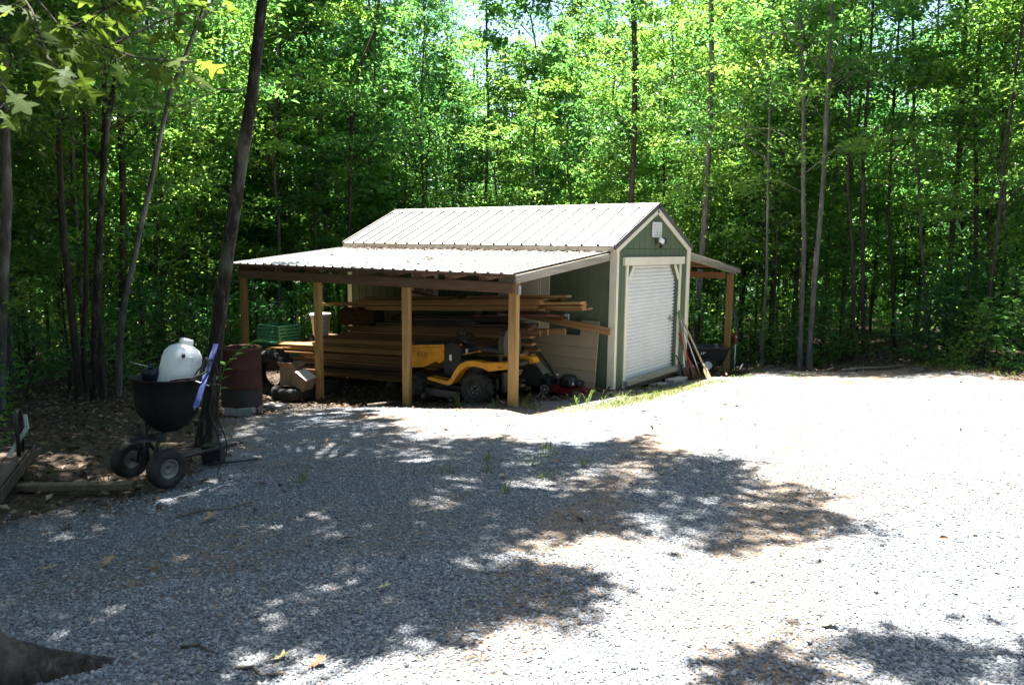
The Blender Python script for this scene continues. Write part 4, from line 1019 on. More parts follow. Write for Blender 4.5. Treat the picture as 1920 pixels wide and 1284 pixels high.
# leaves and twigs caught where the big lean-to meets the eave: uncountable
n = 420
yy = np.concatenate([rng.uniform(.4, 6.3, n // 2), rng.normal(2.6, .9, n // 4), rng.normal(5.2, .4, n - n // 2 - n // 4)]); yy = np.clip(yy, .3, 6.4)
xx = -.06 - np.abs(rng.normal(0, .16, n)); k = rng.random(n) < .12; xx[k] = -rng.uniform(.2, 2.5, k.sum())
V, F = leaves(np.stack([xx, yy, zroof(xx) + .02], -1), .075, .3, .5, .15)
tag(link(bpy.data.objects.new('roof_litter', np_mesh('roof_litter', V, F, DRY))), 'dry leaves caught along the top edge of the big lean-to roof', 'leaf litter', kind='stuff')
# ------------------------------------------------------------------ lumber under the lean-to: every board a thing
LUM = [wood('lumber_a', ((.18, .088, .035), (.30, .16, .065), (.42, .245, .11)), (12, .7, 12), .75),
       wood('lumber_b', ((.24, .12, .045), (.40, .22, .09), (.52, .33, .155)), (12, .7, 12), .75),
       wood('lumber_c', ((.08, .04, .02), (.15, .078, .037), (.22, .125, .06)), (12, .7, 12), .8)]
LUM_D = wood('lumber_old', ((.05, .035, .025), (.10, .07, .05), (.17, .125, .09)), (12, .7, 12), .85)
TILT = math.atan(.055)
rb = random.Random(3)
def zb(z0, y): return z0 - .055 * (y - 3.5)
bmesh_cache = {}
def board(x, z0, y0, y1, w, h, mat, lab, grp=None, yaw=0.0, pitch=None, roll=0.0):
    """a plank along y; z0 = height of its underside at y=3.5 on the sloping stack"""
    ln = round(y1 - y0, 2); key = (ln, w, h, mat.name)
    if key not in bmesh_cache:
        m = MB(); m.box((0, 0, 0), (w, ln, h), None, .003); bmesh_cache[key] = m.mesh('lumber_board', mat)
    o = tag(link(bpy.data.objects.new('lumber_board', bmesh_cache[key])), lab, 'board', grp)
    yc = (y0 + y1) / 2
    o.location = (x, yc, zb(z0, yc) + h / 2); o.rotation_euler = (-TILT if pitch is None else pitch, roll, yaw)
    return o
GA, GB, GC, GE = 'boards in the bottom of the lumber pile', 'boards in the lower middle of the lumber pile', 'boards in the middle of the lumber pile', 'orange boards on top of the lumber pile'
LA, LB, LC, LE = 'long pine board lying low in the lumber pile under the lean-to', 'pine board in the lower middle layers of the lumber pile', 'pine board in the middle layers of the lumber pile', 'orange pine board in the top layers of the lumber pile'
for i in range(3):
    m = MB(); yy = 1.9 + i * 2.2; z_ = zb(-.16, yy); g_ = gzf(-.65, yy)
    m.box((0, 0, 0), (1.0, .14, max(.06, z_ - g_ + .03)), None, .004); o = tag(m.build('bearer', SKID), ('squared timber under the near end of the lumber pile', 'squared timber under the middle of the lumber pile', 'squared timber under the far end of the lumber pile')[i], 'timber'); o.location = (-.65, yy, z_ - max(.06, z_ - g_ + .03) / 2 - .002)
z0 = -.16
for k in range(13):
    h = .038 if k % 4 else .05
    n_ = 2 if k < 11 else 4
    xj = rb.uniform(-.05, .05)
    for c in range(n_):
        w = .14 if c else rb.choice((.14, .14, .09))
        ya_ = rb.uniform(1.1, 1.7); yb_ = ya_ + rb.choice((5.3, 5.5, 5.8)) if k < 9 else rb.uniform(7.0, 7.9)
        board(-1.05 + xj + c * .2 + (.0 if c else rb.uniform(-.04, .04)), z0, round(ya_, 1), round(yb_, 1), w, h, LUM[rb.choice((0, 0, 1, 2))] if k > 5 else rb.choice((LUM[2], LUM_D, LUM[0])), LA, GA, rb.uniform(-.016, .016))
    z0 += h + .003 + (.012 if k in (3, 6, 9) else 0)
zB = z0 + .004
z0 = zB
for k in range(4):
    h = (.038, .09, .038, .038)[k]
    for c in range(3):
        board(-1.02 + c * .19 + rb.uniform(-.03, .03), z0, round(rb.uniform(1.0, 1.7), 1), round(rb.uniform(6.0, 6.6), 1) if k < 3 else round(rb.uniform(5.6, 5.9), 1), .14 if k != 1 else .05, h, LUM[rb.choice((0, 1, 1, 2))], LB, GB, rb.uniform(-.02, .02))
    z0 += h + .003
zC = z0 + .004; z0 = zC
for k in range(4):
    h = (.038, .038, .09, .038)[k]
    for c in range(3):
        board(-.98 + c * .19 + rb.uniform(-.03, .03), z0, round(rb.uniform(.55, 1.2) if k == 2 else rb.uniform(.9, 1.8), 1), round(rb.uniform(5.2, 5.6), 1) if k < 3 else round(rb.uniform(4.2, 5.0), 1), .14 if k != 2 else .045, h, LUM[rb.choice((0, 2, 2, 1))], LC, GC, rb.uniform(-.018, .018))
    z0 += h + .003
zD = z0 + .006
# dark, untidy layer: old dark planks at odd angles, a red-brown sheet, a straw bale at the far end
for i, (x, dz, a, b, w, h, yw) in enumerate([(-.85, .0, 1.6, 4.6, .20, .03, .02), (-.60, .0, 1.2, 4.4, .22, .03, -.03), (-.80, .035, 2.2, 4.4, .16, .035, -.05), (-.55, .036, 1.5, 4.0, .2, .03, .04), (-.78, .075, 1.5, 3.9, .12, .05, .045), (-.5, .07, 1.8, 4.3, .18, .035, 0), (-.72, .13, 1.4, 3.2, .16, .03, -.06), (-.45, .11, 2.0, 4.2, .15, .04, .03)]):
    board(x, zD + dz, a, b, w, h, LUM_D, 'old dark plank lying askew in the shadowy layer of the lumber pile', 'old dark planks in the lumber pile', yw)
m = MB(); m.box((0, 0, 0), (.45, 1.5, .02), None, .004); o = tag(m.build('plywood_sheet', simple('maroon_sheet', (.13, .045, .045), .6, var=.2)), 'dark maroon sheet sticking out of the lumber pile behind the mower seat', 'sheet'); o.location = (-.80, 1.45, zb(zD + .17, 1.45)); o.rotation_euler = (-TILT - .02, .12, .03)
STRAW = NT('pine_straw'); co = STRAW.coord('Object', (40, 6, 40)); nz = STRAW.noise(co, 1.0, 6, .75, 1.5)
STRAW = STRAW.done(STRAW.bsdf(STRAW.ramp(nz, [(.3, (.03, .017, .009)), (.55, (.10, .055, .025)), (.8, (.20, .12, .06))]), .95, 0, .15, STRAW.bump(nz, 1.0, .04)))
m = MB()
n1, n2 = 18, 10; vs = []; fs = []
for i in range(n1 + 1):
    for j in range(n2 * 2):
        a = 2 * math.pi * j / (n2 * 2); sx = math.copysign(abs(math.cos(a)) ** .45, math.cos(a)); sz = math.copysign(abs(math.sin(a)) ** .45, math.sin(a)); e_ = 1 - abs(2 * i / n1 - 1) ** 7 * .35
        vs.append((sx * .23 * e_ + rb.uniform(-.012, .012), (i / n1 - .5) * 1.0, sz * .17 * e_ + rb.uniform(-.012, .012)))
q = n2 * 2
for i in range(n1):
    for j in range(q): fs.append((i * q + j, i * q + (j + 1) % q, (i + 1) * q + (j + 1) % q, (i + 1) * q + j))
fs.append(tuple(range(q))); fs.append(tuple(n1 * q + j for j in range(q)))
m.add(vs, fs); o = tag(m.build('straw_bale', STRAW), 'rounded dark brown straw bale wedged between the lumber layers at the far end', 'straw bale'); o.location = (-.72, 5.28, zb(zD + .13, 5.28)); o.rotation_euler = (-TILT, 0, 0)
# what the top layers rest on: two short cross timbers
zE = zD + .26
for yy, lab in ((2.2, 'cross timber under the orange boards behind the mower'), (4.3, 'cross timber under the orange boards near the bale')):
    m = MB(); m.box((0, 0, 0), (.62, .09, .075), None, .003); o = tag(m.build('cross_timber', LUM_D), lab, 'timber'); o.location = (-.55, yy, zb(zE - .08, yy) + .0385)
z0 = zE
for k in range(6):
    h = (.038, .038, .02, .038, .038, .02)[k]
    for c in range(3):
        ya_ = round(rb.uniform(.75, 1.0) if c == 0 else rb.uniform(.2, .35), 1) if k < 4 else round(rb.uniform(.7, 1.0), 1)
        yb_ = round(rb.uniform(6.2, 6.5) if k in (2, 3) and c < 2 else rb.uniform(4.7, 5.4), 1)
        board(-.82 + c * .2 + rb.uniform(-.03, .03), z0, ya_, yb_, .14, h, LUM[rb.choice((0, 1, 1))], LE, GE, rb.uniform(-.018, .018))
    z0 += h + .003
zF = z0 + .003
board(-.62, zF, .5, 2.6, .14, .038, LUM[1], 'short bright board on top of the lumber pile with its end nearest the outlet', None, .01)
board(-.50, zF + .01, 2.9, 4.2, .14, .038, LUM[0], 'short board tipped up on top of the lumber pile behind the second post', None, 0, .10)
board(-.70, zF, 2.8, 5.2, .09, .038, LUM[1], 'narrow board on top of the lumber pile in front of the window', None, -.01)
o = board(-.30, 0, -.12, 3.0, .038, .12, LUM[1], 'long orange board sloping down past the tan siding panel towards the corner', None, -.045, .095); o.location = (-.13, 1.50, 1.13)
o = board(-.30, 0, .9, 3.2, .038, .10, LUM[2], 'shorter sloping board ending beside the white outlet', None, -.03, .05); o.location = (-.2, 2.0, 1.22)

# tan lap siding panel with a notch, leaning on the wall
TANP = simple('tan_siding', (.36, .29, .185), .7, var=.06, scale=2)
m = MB(); pz = [-.10, .09, .28, .475, .67, .868]
for i in range(5):
    z_a, z_b = pz[i], pz[i + 1]
    m.prism([(0, z_a), (-.022, z_a), (-.030, z_a + .012), (-.012, z_b), (0, z_b)], .22, 2.0, 'Y')
m.prism([(0, .868), (-.022, .868), (-.030, .88), (-.012, 1.13), (0, 1.13)], .22, .565, 'Y')
for z_ in pz[1:]: m.box((-.014, .22 + (.89 if z_ < .8 else .17), z_ - .004), (.012, 1.77 if z_ < .8 else .34, .006))
o = tag(m.build('siding_panel', TANP), 'tan lap siding panel with a stepped notch leaning on the green wall', 'siding panel'); o.location = (-.19, 0, 0); o.rotation_euler = (0, .10, 0)

# ------------------------------------------------------------------ wheels
RUBBER = NT('rubber'); co = RUBBER.coord('Object'); nz = RUBBER.noise(co, 8, 5, .65)
RUBBER = RUBBER.done(RUBBER.bsdf(RUBBER.ramp(nz, [(.3, (.012, .012, .012)), (.7, (.045, .042, .038))]), .75, 0, .3))
def tyre_mesh(R_, w, rim, parent, name='tyre', lugs=0, mat=None, axis='X'):
    m = MB(); hw = w / 2; d = R_ - rim
    prof = [(rim, -hw * .72), (rim + d * .18, -hw * .9), (rim + d * .55, -hw), (R_ - d * .22, -hw * .92), (R_ - d * .05, -hw * .72), (R_, -hw * .3), (R_, hw * .3), (R_ - d * .05, hw * .72), (R_ - d * .22, hw * .92), (rim + d * .55, hw), (rim + d * .18, hw * .9), (rim, hw * .72), (rim - d * .05, 0), (rim, -hw * .72)]
    m.lathe(prof, 40, (0, 0, 0), axis)
    for i in range(lugs):
        a = 2 * math.pi * i / lugs
        for sg in (-1, 1):
            b = a + (math.pi / lugs if sg > 0 else 0)
            M_ = Matrix.Rotation(b, 3, 'X'); c = M_ @ Vector((sg * hw * .48, 0, R_ + d * .02))
            m.box(c, (hw * .95, R_ * .09, d * .12), M_ @ Matrix.Rotation(sg * .6, 3, 'Z'))
    return m.build(name, mat or RUBBER, parent)
def rim_mesh(rim, w, parent, mat, name='rim', bolts=0, boltmat=None, side=-1, dish=.35):
    m = MB(); hw = w / 2
    m.lathe([(0, side * hw * dish), (rim * .28, side * hw * dish), (rim * .34, side * hw * (dish + .18)), (rim * .5, side * hw * (dish + .1)), (rim * .78, side * hw * .25), (rim * .88, side * hw * .75), (rim * 1.03, side * hw * .8), (rim * 1.03, -side * hw * .7), (rim * .8, -side * hw * .6), (0, -side * hw * .4)], 28, (0, 0, 0), 'X')
    o = m.build(name, mat, parent)
    if bolts:
        b = MB()
        for i in range(bolts):
            a = 2 * math.pi * i / bolts + .3; b.lathe([(0, 0), (.011, 0), (.011, side * .014), (0, side * .014)], 8, (side * hw * (dish + .12), math.cos(a) * rim * .4, math.sin(a) * rim * .4), 'X')
        b.build('lug_bolts', boltmat or STEEL, o)
    return o

# ------------------------------------------------------------------ yellow riding mower between the two front posts
YEL_P = simple('mower_yellow', (.62, .26, .008), .42, var=.22, scale=5, spec=.5)
SEATM = simple('seat_vinyl', (.03, .032, .022), .55, var=.25)
zt_ = gzf(-2.0, 1.25)
rm = thing('riding_mower', 'orange yellow riding lawn mower with a black seat parked under the lean-to', 'riding mower', (-1.86, 1.16, zt_ - .01), 0.03)
rm.scale = (.94, .94, .94)
for sx in (-1, 1):
    w_ = thing('rear_wheel', None, None, (sx * .37, 0, .275)); w_.parent = rm
    tyre_mesh(.275, .22, .15, w_, 'tyre', 16); rim_mesh(.15, .22, w_, BLACKM, 'rim', 5, STEEL, sx)
    w_ = thing('front_wheel', None, None, (sx * .36, 1.30, .195)); w_.parent = rm
    tyre_mesh(.195, .15, .10, w_, 'tyre', 14); rim_mesh(.10, .15, w_, BLACKM, 'rim', 0, None, sx)
m = MB(); m.box((0, .65, .33), (.34, 1.7, .09), None, .01); m.tube([(-.36, 1.3, .2), (-.2, 1.3, .27), (.2, 1.3, .27), (.36, 1.3, .2)], .025, 8); m.box((0, -.05, .36), (.36, .46, .22), None, .02); m.box((-.02, -.37, .40), (.30, .06, .34), None, .01); m.box((0, -.43, .30), (.14, .16, .015)); m.build('chassis', BLACKM, rm)
# fender and footboard: one yellow sheet sweeping from the footboard up over the wheel to the tail
fp = [(.98, .375), (.94, .345), (.52, .30), (.44, .33), (.36, .43), (.27, .56), (.12, .655), (-.05, .67), (-.2, .655), (-.30, .62), (-.36, .625), (-.50, .655), (-.66, .685), (-.675, .70), (-.62, .775), (-.55, .785), (-.36, .755), (-.2, .745), (-.02, .755), (.14, .74), (.29, .66), (.39, .54), (.465, .41), (.53, .365), (.92, .395)]
for sx in (-1, 1):
    m = MB(); a = sx * .48; b = sx * .30; m.prism([(y, z) for y, z in fp], min(a, b), max(a, b), 'X'); m.build('fender', YEL_P, rm)
m = MB(); m.box((0, -.18, .70), (.59, .82, .07), None, .02); m.box((0, .35, .55), (.5, .30, .34), None, .04); m.build('seat_pan', BLACKP, rm)
m = MB(); m.bar((.0, .38, .80), (.0, .02, .89), .5, .012, (0, 0, 1)); m.build('fender_bridge', YEL_P, rm)
# seat: cushion and rounded back on springs
m = MB(); m.box((0, -.17, .91), (.46, .44, .10), None, .045); st_ = m.build('seat', SEATM, rm)
m = MB(); pr = [(-.235, .86), (.235, .86), (.25, 1.02), (.235, 1.16), (.18, 1.25), (.08, 1.285), (-.08, 1.285), (-.18, 1.25), (-.235, 1.16), (-.25, 1.02)]
m.prism(pr, -.44, -.335, 'Y'); bk_ = m.build('backrest', SEATM, rm); bk_.rotation_euler = (.0, 0, 0)
bv = bk_.modifiers.new('bevel', 'BEVEL'); bv.width = .035; bv.segments = 3
for sx in (-.14, .14):
    m = MB(); m.tube([(sx + .028 * math.cos(k * .8), -.30 + .028 * math.sin(k * .8), .745 + k * .0045) for k in range(28)], .006, 5); m.build('seat_spring', STEEL, rm)
# hood, dash, steering wheel
hp = [(.80, .93), (.80, .66), (.90, .60), (.98, .63), (1.25, .50), (1.56, .46), (1.62, .52), (1.62, .78), (1.52, .86)]
m = MB(); m.prism(hp, -.235, .235, 'X'); hd = m.build('hood', YEL_P, rm); bv = hd.modifiers.new('bevel', 'BEVEL'); bv.width = .03; bv.segments = 3
m = MB(); m.prism([(.82, .955), (.82, .925), (1.52, .855), (1.50, .89)], -.20, .20, 'X'); m.build('hood_top', BLACKP, rm)
m = MB(); [m.box((sx * .2365, 1.18 + k * .05, .72 + k * .004), (.004, .014, .10), (.35, 0, 0)) for sx in (-1, 1) for k in range(5)]; [m.box((sx * .2362, 1.2, .845), (.004, .72, .008), (-.11, 0, 0)) for sx in (-1, 1)]; m.build('hood_vents', BLACKP, hd)
m = MB(); m.box((0, 1.60, .62), (.42, .08, .2), None, .02); m.bar((-.25, 1.66, .40), (.25, 1.66, .40), .05, .09, (0, 0, 1)); m.build('grille', BLACKP, rm)
m = MB(); [m.lathe([(0, 0), (.05, 0), (.055, -.02), (0, -.02)], 16, (sx * .13, 1.66, .66), 'Y') for sx in (-1, 1)]; m.build('headlight', WHITE, rm)
m = MB(); m.box((0, 1.70, .40), (.46, .05, .10), None, .02); m.build('bumper', YEL_P, rm)
m = MB(); m.prism([(.80, .93), (.66, .98), (.50, .95), (.42, .84), (.48, .60), (.60, .40), (.80, .40)], -.225, .225, 'X'); ds = m.build('dash', BLACKP, rm); bv = ds.modifiers.new('bevel', 'BEVEL'); bv.width = .03; bv.segments = 2
m = MB(); m.box((-.232, .66, .72), (.012, .05, .10), None, .004); m.build('dash_label', WHITE, rm)
m = MB(); m.box((-.12, .40, .84), (.05, .03, .08), None, .01); m.build('lever_handle', WHITE, rm)
m = MB(); m.lathe([(0, 0), (.018, 0), (.018, .03), (0, .03)], 10, (-.16, .50, .93)); m.build('choke_knob', simple('knob_orange', (.8, .25, .02), .4), rm)
M_ = Matrix.Translation((0, .50, 1.06)) @ Matrix.Rotation(.55, 4, 'X')
m = MB(); m.tube([M_ @ Vector((.18 * math.cos(a), .18 * math.sin(a), 0)) for a in [2 * math.pi * i / 28 for i in range(28)]], .017, 8, closed=True)
for a in (.6, 2.54, 4.71): m.bar(M_ @ Vector((0, 0, -.01)), M_ @ Vector((.17 * math.cos(a), .17 * math.sin(a), -.005)), .05, .018, M_.to_3x3() @ Vector((0, 0, 1)))
m.tube([M_ @ Vector((0, 0, .02)), M_ @ Vector((0, 0, -.14))], .03, 10); m.build('steering_wheel', BLACKP, rm)
# cutting deck with small anti-scalp wheels
m = MB(); m.prism([(-.5, .36), (-.46, .28), (-.2, .22), (.2, .22), (.46, .28), (.5, .36), (.5, 1.0), (.3, 1.14), (-.3, 1.14), (-.5, 1.0)], .09, .21, 'Z'); m.prism([(-.3, .42), (.3, .42), (.34, .98), (-.34, .98)], .21, .26, 'Z'); [m.lathe([(0, .26), (.10, .26), (.08, .32), (0, .32)], 16, (sx * .24, .66, 0)) for sx in (-1, 1)]; dk = m.build('mower_deck', BLACKM, rm); bv = dk.modifiers.new('bevel', 'BEVEL'); bv.width = .02; bv.segments = 2
for x_, y_ in ((-.53, .40), (-.53, 1.0), (.53, .40), (.53, 1.0)):
    w_ = MB(); w_.lathe([(0, -.03), (.05, -.03), (.062, -.018), (.062, .018), (.05, .03), (0, .03)], 18, (x_, y_, .075), 'X'); g_ = w_.build('deck_wheel', RUBBER, rm)
    c_ = MB(); c_.lathe([(0, -.036), (.012, -.036), (.012, .036), (0, .036)], 10, (x_, y_, .075), 'X'); c_.build('axle_bolt', STEEL, g_)
m = MB(); m.box((-.484, -.52, .70), (.004, .075, .012)); m.build('fender_decal', BLACKP, rm)

# ------------------------------------------------------------------ red push mower with its bag, by the siding panel
REDP = simple('mower_red', (.20, .014, .016), .38, var=.15, spec=.6)
BAG = simple('grass_bag', (.055, .05, .038), .9, var=.3, scale=20); PALE = simple('bag_top', (.26, .24, .17), .85, var=.15)
GREYP = simple('grey_plastic', (.30, .29, .26), .55, var=.12); HUBY = simple('wheel_hub_tan', (.33, .27, .14), .55, var=.2)
pm = thing('push_mower', 'red push lawn mower with a black grass bag in front of the tan panel', 'lawn mower', (-.56, .98, gzf(-.56, .98) - .005), 0.06)
# local: forward = -y, near side = -x (wheels at x=0), body towards +x
for (x_, y_, r_, hm) in ((-.0, 0, .105, GREYP), (.36, 0, .105, GREYP), (-.0, -.60, .085, HUBY), (.36, -.60, .085, HUBY)):
    w_ = thing('wheel', None, None, (x_, y_, r_)); w_.parent = pm
    tyre_mesh(r_, .05, r_ * .78, w_, 'tyre', 0)
    m = MB(); m.lathe([(0, -.03), (r_ * .22, -.03), (r_ * .26, -.012), (r_ * .26, .012), (0, .012)], 16, (0, 0, 0), 'X'); m.lathe([(r_ * .62, -.02), (r_ * .80, -.024), (r_ * .80, .02), (r_ * .62, .02), (r_ * .62, -.02)], 24, (0, 0, 0), 'X')
    for k in range(5):
        a = k * 2 * math.pi / 5 + .3; m.bar((-.012, r_ * .2 * math.cos(a), r_ * .2 * math.sin(a)), (-.012, r_ * .68 * math.cos(a), r_ * .68 * math.sin(a)), r_ * .2, .012, (1, 0, 0))
    m.build('hub', hm, w_)
m = MB(); m.prism([(.05, .10), (.31, .10), (.32, -.50), (.27, -.72), (.18, -.76), (.09, -.72), (.04, -.50)], .06, .17, 'Z'); dk = m.build('mower_deck', REDP, pm); bv = dk.modifiers.new('bevel', 'BEVEL'); bv.width = .03; bv.segments = 2
m = MB(); m.box((.18, -.72, .11), (.30, .10, .11), None, .02); m.build('front_cover', REDP, pm)
m = MB(); m.box((.18, -.775, .125), (.11, .004, .02)); m.build('cover_label', GREYP, pm)
m = MB(); m.lathe([(0, .17), (.155, .17), (.165, .20), (.16, .29), (.13, .345), (.07, .37), (0, .375)], 24, (.18, -.36, 0)); m.box((.06, -.40, .26), (.12, .14, .12), None, .02); m.box((.18, -.55, .24), (.2, .14, .10), None, .03); m.build('engine', BLACKP, pm)
m = MB(); m.lathe([(0, 0), (.035, 0), (.04, .03), (.03, .05), (0, .05)], 12, (.05, -.53, .24), 'Y'); m.build('muffler', STEEL, pm)
m = MB(); m.lathe([(0, 0), (.022, 0), (.022, .025), (0, .025)], 10, (.07, -.20, .36)); m.build('fuel_cap', WHITE, pm)
m = MB(); m.box((.18, .04, .22), (.30, .20, .14), None, .03); m.build('rear_shroud', BLACKP, pm)
m = MB(); m.prism([(.06, .12), (.13, .36), (.46, .66), (.52, .64), (.56, .30), (.40, .16)], .03, .33, 'X'); bg_ = m.build('grass_bag', BAG, pm); bv = bg_.modifiers.new('bevel', 'BEVEL'); bv.width = .03; bv.segments = 2
m = MB(); m.bar((.18, .07, .35), (.18, .47, .69), .24, .012, (0, -.6, .7)); m.build('bag_lid', PALE, pm)
for x_ in (.0, .36):
    m = MB(); m.tube([(x_, -.08, .16), (x_, .10, .42), (x_, .44, .80), (x_, .62, .98)], .013, 8); m.build('handle_bar', BLACKM, pm)
m = MB(); m.tube([(.0, .62, .98), (.03, .65, 1.01), (.33, .65, 1.01), (.36, .62, .98)], .016, 8); m.build('grip', BLACKP, pm)

# ------------------------------------------------------------------ concrete blocks by the door
CONC = NT('concrete'); co = CONC.coord('Object'); nz = CONC.noise(co, 14, 6, .7); n2 = CONC.noise(co, 90, 3, .7)
CONC = CONC.done(CONC.bsdf(CONC.ramp(nz, [(.3, (.20, .195, .18)), (.7, (.36, .35, .32))]), .9, 0, .2, CONC.bump(n2, .5, .006)))
for (x, y, dz, d, rz_, lab) in ((2.02, -.14, .05, (.40, .20, .10), -.12, 'grey concrete cap block set as a step below the roll-up door'), (2.36, -.12, .05, (.20, .20, .095), .1, 'short grey concrete block at the right of the door step'), (1.62, .0, .02, (.40, .20, .06), -.1, 'flat grey concrete slab half under the shed sill')):
    m = MB(); m.box((0, 0, 0), d, None, .008); o = tag(m.build('concrete_block', CONC), lab, 'concrete block'); o.location = (x, y - .12, gzf(x, y - .12) + dz); o.rotation_euler = (0, .03, rz_)

# ------------------------------------------------------------------ hand tools leaning on the corner of the gable wall
HAND = wood('tool_handle', ((.25, .17, .09), (.40, .30, .18), (.55, .45, .30)), (20, 20, 1.5), .7)
HAND2 = wood('tool_handle_dark', ((.12, .08, .05), (.22, .15, .09), (.33, .24, .15)), (20, 20, 1.5), .7)
RUSTB = simple('blade_rust', (.11, .06, .04), .7, .3, var=.35, scale=12); TANB = simple('blade_muddy', (.36, .27, .16), .85, var=.25, scale=10)
GRIPG = simple('grip_green', (.05, .22, .04), .5); GRIPR = simple('paint_red', (.35, .03, .03), .45)
def tool(name, lab, cat, a, b, r_, hm, blade, bmat, grip=None, bw=.2, bh=.28):
    """a = lower end, b = upper end (world)"""
    a = Vector(a); b = Vector(b); t_ = thing(name, lab, cat, a); d = (b - a)
    dn = d.normalized(); side = dn.cross(Vector((0, 1, 0))).normalized(); nrm = side.cross(dn)
    m = MB(); s0 = dn * (bh * .75 if blade else 0); m.tube([s0, d * .5, d], [r_, r_ * 1.05, r_ * .9], 9); m.build('handle', hm, t_)
    if blade:
        m = MB()
        if blade == 'square': out = [(-.5, 0), (.5, 0), (.5, .85), (.25, 1), (-.25, 1), (-.5, .85)]
        elif blade == 'round': out = [(-.12, -.12), (.12, -.12), (.38, .12), (.5, .5), (.5, .9), (.2, 1), (-.2, 1), (-.5, .9), (-.5, .5), (-.38, .12)]
        else: out = [(-.5, 0), (.5, 0), (.5, .22), (.1, .35), (.1, 1), (-.1, 1), (-.1, .35), (-.5, .22)]
        vs = []
        for lay in (0, .008):
            for u_, v_ in out: vs.append(side * (u_ * bw) + dn * (v_ * bh) + nrm * (lay + .12 * bw * (u_ * u_ * 4 - 1) * .4))
        n = len(out); m.add(vs, [tuple(range(n)), tuple(range(n, 2 * n))[::-1]] + [(i, (i + 1) % n, n + (i + 1) % n, n + i) for i in range(n)])
        m.tube([dn * bh * .7, dn * (bh + .12)], [.02, .024], 8); m.build('blade', bmat, t_)
    if grip:
        m = MB(); m.tube([d - dn * .14, d + dn * .005], r_ * 1.45, 9); m.build('grip', grip, t_)
    return t_
tool('shovel', 'upright tan handled shovel with a dark blade against the door trim', 'shovel', (2.59, -.30, gzf(2.59, -.3)), (2.62, -.045, 1.16), .019, HAND, 'round', RUSTB)
tool('rake', 'thin grey metal handled rake with a green grip top', 'rake', (2.72, -.52, gzf(2.72, -.52)), (2.57, -.035, 1.12), .013, STEEL, 'tee', RUSTB, GRIPG, .3, .10)
tool('shovel', 'thick handled square shovel with a muddy tan blade, rightmost of the leaning tools', 'shovel', (2.80, -.66, gzf(2.8, -.66) - .01), (2.66, -.05, 1.06), .02, HAND, 'square', TANB)
tool('shovel', 'short brown handled spade with a rusty blade in the middle of the leaning tools', 'spade', (2.72, -.44, gzf(2.72, -.44)), (2.63, -.06, .60), .019, HAND2, 'square', RUSTB, None, .17)
tool('hoe', 'red and brown hoe low among the leaning tools', 'hoe', (2.66, -.42, gzf(2.66, -.42)), (2.64, -.05, .72), .016, GRIPR, 'square', RUSTB, None, .16, .14)
tool('shovel', 'old shovel with a dark rusty blade behind the tan handled one', 'shovel', (2.64, -.33, gzf(2.64, -.33)), (2.69, -.035, 1.0), .018, HAND2, 'round', RUSTB)
m = MB(); m.tube([(.0, 0, 0), (-.03, .1, .30), (-.05, .16, .44), (-.075, .17, .49), (-.11, .165, .485)], .012, 8); o = tag(m.build('pry_bar', BLACKM), 'curved black pry bar leaning beside the door sill', 'pry bar'); o.location = (2.62, -.22, gzf(2.62, -.22))
CYL = simple('cylinder_grey', (.20, .235, .27), .4, var=.12)
gc = thing('gas_cylinder', 'small blue grey gas cylinder standing at the foot of the leaning tools', 'gas cylinder', (2.68, -.14, gzf(2.68, -.14)))
m = MB(); m.lathe([(0, 0), (.038, 0), (.045, .015), (.045, .20), (.035, .245), (.014, .262), (0, .262)], 18); m.build('tank', CYL, gc); m = MB(); m.lathe([(0, .262), (.012, .262), (.012, .30), (.018, .302), (.018, .315), (0, .315)], 10); m.build('valve', STEEL, gc)

# ------------------------------------------------------------------ dump cart, hose and sprayer at the small lean-to post
ct = thing('dump_cart', 'black poly dump cart with white wheel rims under the small lean-to', 'cart', (5.62, .58, gzf(5.62, .58) - .01), -.95)
def tub(parent, name, mat, L0, W0, L1, W1, z0_, z1_, th=.02):
    o0 = [(-L0, -W0), (L0, -W0), (L0, W0), (-L0, W0)]; o1 = [(-L1, -W1), (L1, -W1), (L1, W1), (-L1, W1)]
    vs = [(*p, z0_) for p in o0] + [(*p, z1_) for p in o1] + [(p[0] * .94, p[1] * .92, z0_ + th) for p in o0] + [(p[0] - math.copysign(th, p[0]), p[1] - math.copysign(th, p[1]), z1_) for p in o1]
    fs = [(3, 2, 1, 0)] + [(i, (i + 1) % 4, 4 + (i + 1) % 4, 4 + i) for i in range(4)] + [(4 + i, 4 + (i + 1) % 4, 12 + (i + 1) % 4, 12 + i) for i in range(4)] + [(12 + i, 12 + (i + 1) % 4, 8 + (i + 1) % 4, 8 + i) for i in range(4)] + [(8, 9, 10, 11)]
    m = MB(); m.add(vs, fs); m.box((0, -W1 - .008, z1_ - .012), (2 * L1 + .04, .03, .03), None, .006); m.box((0, W1 + .008, z1_ - .012), (2 * L1 + .04, .03, .03), None, .006); m.box((-L1 - .008, 0, z1_ - .0122), (.03, 2 * W1, .03), None, .006); m.box((L1 + .008, 0, z1_ - .0122), (.03, 2 * W1, .03), None, .006)
    o = m.build(name, mat, parent); return o
tb = tub(ct, 'tub', BLACKP, .42, .22, .52, .32, .27, .58)
m = MB(); m.box((0, 0, .235), (.7, .07, .05)); m.tube([(0, -.34, .17), (0, .34, .17)], .014, 8); m.tube([(.35, 0, .235), (.62, 0, .22), (.95, 0, .30)], .018, 8); m.build('frame', BLACKM, ct)
for sy in (-1, 1):
    w_ = thing('wheel', None, None, (0, sy * .37, .18), math.pi / 2); w_.parent = ct
    tyre_mesh(.18, .10, .095, w_, 'tyre', 0); rim_mesh(.095, .10, w_, WHITE, 'rim', 0, None, -1 if sy < 0 else 1, .2)
